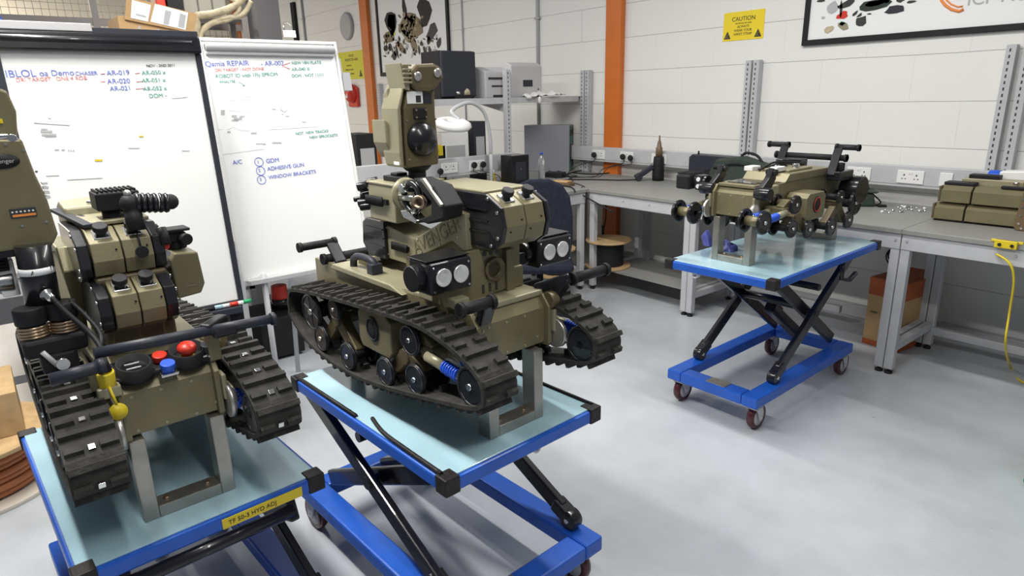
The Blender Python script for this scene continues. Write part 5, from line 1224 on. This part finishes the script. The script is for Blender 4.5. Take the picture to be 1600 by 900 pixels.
t = thing('dome_camera', 'small beige dome on a black base in front of the black casing', 'camera', p)
MB().box((-.05, .05), (-.09, .09), (0, .035)).build('base', BLACKM, t, .004); MB().lathe([(.045, 0), (.043, .03), (.028, .06), (.001, .072)], (0, .045, .035), (0, 0, 1), 20).build('dome', CREAM, t); MB().sph((.02, -.05, .05), .022).build('glass_ball', CHROME, t)
t = thing('white_cloth', 'crumpled white cloth lying over the shelf edge right of the printer', 'cloth', (-4.90, shelf_y(815), zs + .004))
rr = random.Random(4); L_ = shelf_y(876) - shelf_y(812)
pr = []
b_ = MB(); n1, n2 = 26, 8; g = []
for i in range(n1 + 1):
    u = i / n1; row = []
    for j in range(n2 + 1):
        v = j / n2; env = math.sin(math.pi * min(max(u * 1.02, 0.02), .98)) ** .5
        wz = .028 * env * math.sin(math.pi * v) * (1 + .6 * math.sin(u * 17 + v * 3)) + .012 * math.sin(u * 31)
        row.append(b_._v((-.16 * env + v * .20 * env + .02 * math.sin(u * 12), u * L_, max(wz, 0) + .012 * u)))
    g.append(row)
for i in range(n1):
    for j in range(n2): q = b_.bm.faces.new([g[i][j], g[i + 1][j], g[i + 1][j + 1], g[i][j + 1]]); q.smooth = True
cl = b_.build('cloth_fold', WHITEP, t); md = cl.modifiers.new('solid', 'SOLIDIFY'); md.thickness = .008
MB().sph((.035, .02, .0), .028, (1, 1, .8)).sph((.05, .14, -.03), .024, (.6, .8, 1.4)).build('cloth_knot', WHITEP, t)
k = MB().torus((-5.0, shelf_y(832), zs + .045), (1, 0, .2), .06, .005, 24, 5).build('black_hoop_cable', BLACKM); tag(k, 'loop of black cable leaning on the printer front', 'cable')
# computer tower on the corner worktop
p = at(850, 268, z=zt)
t = thing('computer_tower', 'grey steel computer tower with ports at its back, on the corner worktop', 'computer', (p.x + .02, p.y + .02, zt), R(33))
MB().box((-.24, .24), (-.0, .19), (0, .47)).build('steel_case', PCG, t, .004)
MB().box((.2405, .243), (.01, .18), (.01, .46)).build('rear_panel', PCB, t); MB().box((.243, .246), (.02, .08), (.36, .42)).cyl((.243, .13, .40), (.247, .13, .40), .035, 16).box((.243, .246), (.02, .07), (.1, .28)).box((.243, .246), (.10, .17), (.05, .12)).build('ports', INKK, t)
p = S(815, 285)
t = thing('project_box', 'tall glossy black box on the bench left of the computer tower', 'box', (-4.60, at(805, 284, x=-4.60).y, zt), 0)
MB().box((-.08, .08), (-.10, .10), (0, .26)).build('case', BLACK, t, .005); MB().box((.081, .083), (-.06, .06), (.04, .20)).build('front_window', SLATE, t); MB().cyl((.083, 0, .14), (.087, 0, .14), .006, 10).build('lamp', CHROME, t)
p = S(846, 280)
t = thing('water_bottle', 'clear plastic bottle with blue cap in front of the computer tower', 'bottle', (p.x, p.y, zt))
MB().lathe([(.03, 0), (.032, .01), (.032, .13), (.027, .15), (.032, .16), (.03, .19), (.014, .22), (.013, .235)], (0, 0, 0), (0, 0, 1), 20).build('bottle_body', mat('clear_plastic', (.9, .93, .95), .1, trans=.9), t); MB().cyl((0, 0, .233), (0, 0, .25), .015, 16).build('bottle_cap', BLUEP, t)
p = S(880, 290)
t = thing('sponge_block', 'brown edged wooden sanding block at the bench corner', 'block', (p.x, p.y, zt), R(15))
MB().box((-.09, .09), (-.05, .05), (0, .030)).build('block_base', BROWN, t, .004); MB().box((-.092, .07), (-.052, .04), (.030, .045)).build('block_top', CARD, t, .006)
p = S(757, 300)
cl = [((760, 296), 'green_tub', GREEN, 'small green tub on the cluttered bench', 'tub', .035, .04), ((772, 288), 'yellow_tube', YEL, 'yellow glue tube standing on the cluttered bench', 'glue tube', .014, .10), ((738, 288), 'solder_reel', RED, 'red edged solder reel on the cluttered bench', 'reel', .035, .03),
      ((706, 288), 'metal_jar', CHROME, 'small metal jar left on the cluttered bench', 'jar', .035, .06), ((790, 298), 'white_pot', WHITEP, 'little white pot at the chair side of the cluttered bench', 'pot', .022, .045)]
for q, n_, m, lb, ct, r, hh_ in cl:
    p = S(*q); k = thing(n_, lb, ct, (p.x, p.y, zt))
    MB().lathe([(r, 0), (r * 1.02, hh_ * .15), (r * .86, hh_ * .25), (r * .86, hh_ * .8), (r, hh_ * .88), (r * .9, hh_), (.001, hh_)], (0, 0, 0), (0, 0, 1), 18).build('body', m, k)
    MB().cyl((0, 0, hh_), (0, 0, hh_ * 1.25 + .004), r * .45, 12).build('lid', WHITEP if m != WHITEP else YEL, k)
p = S(740, 293)
t = thing('computer_keyboard', 'black keyboard on the bench behind the middle robot', 'keyboard', (p.x + .12, p.y - .14, zt), R(100))
MB().box((-.22, .22), (-.07, .07), (0, .02)).build('keyboard_case', BLACKM, t, .004); b_ = MB()
for i in range(14):
    for j in range(4): b_.box((-.205 + i * .03, -.18 + i * .03), (-.055 + j * .029, -.031 + j * .029), (.02, .028))
b_.build('keys', SLATE, t)
for i, (pts, lb) in enumerate((([(700, 292), (730, 285), (765, 292), (800, 300), (830, 298)], 'black lead winding through the left part of the bench clutter'), ([(815, 300), (850, 275), (862, 266), (885, 272), (893, 285), (860, 292)], 'black lead looping in front of the computer tower'), ([(868, 278), (900, 268), (935, 262), (960, 268), (930, 272), (895, 270)], 'dark leads tangled at the foot of the orange column'), ([(862, 290), (885, 291), (895, 294), (899, 300)], 'black lead crossing the bench corner beside the wooden block'))):
    k = MB().tube(smooth_path([S(*q, z=zt + .006) for q in pts], 6), .006, 6).build('bench_lead', BLACKM); tag(k, lb, 'cable', 'loose leads on the benches')
# ring lamp
p = Vector((-4.62, at(700, 200, x=-4.62).y, 0)); c = at(708, 194, x=-4.45)
t = thing('ring_magnifier_lamp', 'lit white ring magnifier lamp on a bent arm over the bench', 'lamp', (c.x, c.y, zt))
h_ = c.z - zt
MB().lathe([(.06, -.02), (.13, -.03), (.15, -.005), (.14, .02), (.11, .032), (.06, .03), (.06, -.02)], (0, 0, h_), (.25, 0, 1), 32).build('ring_head', WHITEP, t)
MB().torus((.005, 0, h_ - .022), (.25, 0, 1), .10, .014, 32, 8).build('ring_tube', GLOW, t)
MB().tube(smooth_path([(-.02, .08, h_ + .03), (-.10, .06, h_ + .10), (-.12, .25, h_ + .16), (-.15, .42, h_ + .08), (-.18, .50, h_ - .12), (-.20, .52, .28)], 7), .016, 10).build('bent_arm', LGREY, t)
MB().cyl((-.20, .52, 0), (-.20, .52, .29), .016, 12).box((-.25, -.15), (.47, .57), (0, .03)).build('arm_post', LGREY, t)
# boxes behind the trunking, seen between head and printer post
def back_box(name, px0, px1, pt, pb, x, m, label, cat, dx=.2):
    a, b = at(px0, pt, x=x), at(px1, pb, x=x)
    t = thing(name, label, cat, (x, a.y, zt))
    MB().box((-dx, 0), (0, b.y - a.y), (0, a.z - zt)).build('case', m, t, .006)
    MB().box((0, .003), ((b.y - a.y) * .15, (b.y - a.y) * .85), ((a.z - zt) * .2, (a.z - zt) * .75)).build('front_panel', GREYP if m is not YEL else BLACKM, t)
    return t
back_box('bench_power_supply', 690, 733, 208, 240, -5.0, WHITEP, 'white bench instrument behind the ring lamp', 'instrument')
back_box('yellow_meter', 675, 697, 228, 244, -5.0, YEL, 'yellow meter just right of the sensor head', 'meter', .1)
back_box('slim_black_casing', 740, 760, 190, 238, -5.0, SLATE, 'slim dark casing standing behind the bent lamp arm', 'computer', .3)
back_box('black_storage_box', 556, 590, 210, 246, -5.2, BLACKM, 'black box on the far bench left of the sensor head', 'box', .3)
# under the far benches, seen below the boards
t = thing('storage_cabinet', 'dark cabinet with orange red cap on it, behind the flip board legs', 'cabinet', (-4.3, at(437, 460, x=-4.3).y, 0))
zc_ = at(437, 470, x=-4.3).z
MB().box((-.2, .2), (-.22, .06), (.02, zc_ - .05)).build('cabinet_body', BLACKM, t, .01); MB().cyl((0, .0, zc_ - .05), (0, .0, zc_ + .02), .06, 18).build('black_neck', BLACK, t); MB().cyl((0, 0, zc_ + .02), (0, 0, zc_ + .11), .058, 20, .05).build('orange_cap', RED, t, .004)
k = MB().box((-4.75, -4.72), (-.3, 2.5), (.42, .84)).build('back_panel', LGREY); tag(k, 'pale modesty panel under the benches behind the boards', 'panel')
# wooden crate with orange cable at the far left
a = at(10, 660, z=0.0)
t = thing('wooden_cable_drum', 'wooden drum of orange brown cable on the floor at the left edge', 'cable drum', (-3.55, -.28, 0), 0)
MB().cyl((0, 0, 0), (0, 0, .02), .34, 32).build('lower_flange', mat('pale_wood', (.62, .58, .50), .6), t, .002); MB().cyl((0, 0, .24), (0, 0, .26), .34, 32).build('upper_flange', WOOD, t, .002)
b_ = MB()
for i in range(7): b_.torus((0, 0, .045 + i * .03), (0, 0, 1), .25 + .01 * (i % 2), .017, 36, 6)
b_.cyl((0, 0, .02), (0, 0, .24), .24, 28).build('wound_cable', COPCAB, t)
k = MB().box((-.2, .2), (-.22, .22), (.26, .46)).build('plywood_box', WOOD, None, .004); k.location = (-3.6, -.28, .0); tag(k, 'plain plywood box standing on the orange brown cable drum', 'box')
# blue film on table 3, green bin
p = at(1122, 392, z=T3Z)
t = thing('blue_film_bag', 'crumpled blue plastic bag lying inside the nose stand of the stripped robot', 'plastic bag', (p.x, p.y + .06, T3Z))
rr = random.Random(9)
b_ = MB().sph((0, 0, .0), .055, (1.3, .8, .75), 20)
for v in b_.bm.verts: v.co += Vector((rr.uniform(-.014, .014), rr.uniform(-.014, .014), rr.uniform(-.01, .02)))
for v in b_.bm.verts: v.co.z = max(v.co.z, 0.001)
b_.build('film_heap', VIOLET, t)
b_ = MB().prism([(-.13, .0), (-.15, .05), (-.12, .09), (-.10, .05), (-.09, .0)], 'xz', -.01, .02).build('film_corner', VIOLET, t, .003)
p = at(1597, 762, z=0)
k = MB().prism([(0, 0), (-.012, .03), (0, .19), (.3, .19), (.3, 0)], 'xz', -.0, .3).build('green_bin', GREEN, None, .01); k.location = (p.x + .008, p.y, 0); tag(k, 'green plastic bin cut by the right edge of the picture', 'bin')

for i, (q, lb, sx, sy, sz) in enumerate((((868, 277), 'black power adapter at the foot of the grey computer tower', .09, .05, .05), ((928, 266), 'small black adapter among the leads by the left slotted uprights', .05, .04, .03), ((722, 285), 'low black charger in the clutter left of the green tub', .08, .06, .035))):
    p = S(*q); k = thing('power_adapter', lb, 'adapter', (p.x, p.y, zt), R(20 + 30 * i))
    MB().box((-sx, sx), (-sy, sy), (0, sz)).build('case', BLACKM, k, .006); MB().cyl((sx, 0, sz * .5), (sx + .03, 0, sz * .45), .006, 8).build('lead_stub', BLACKM, k)
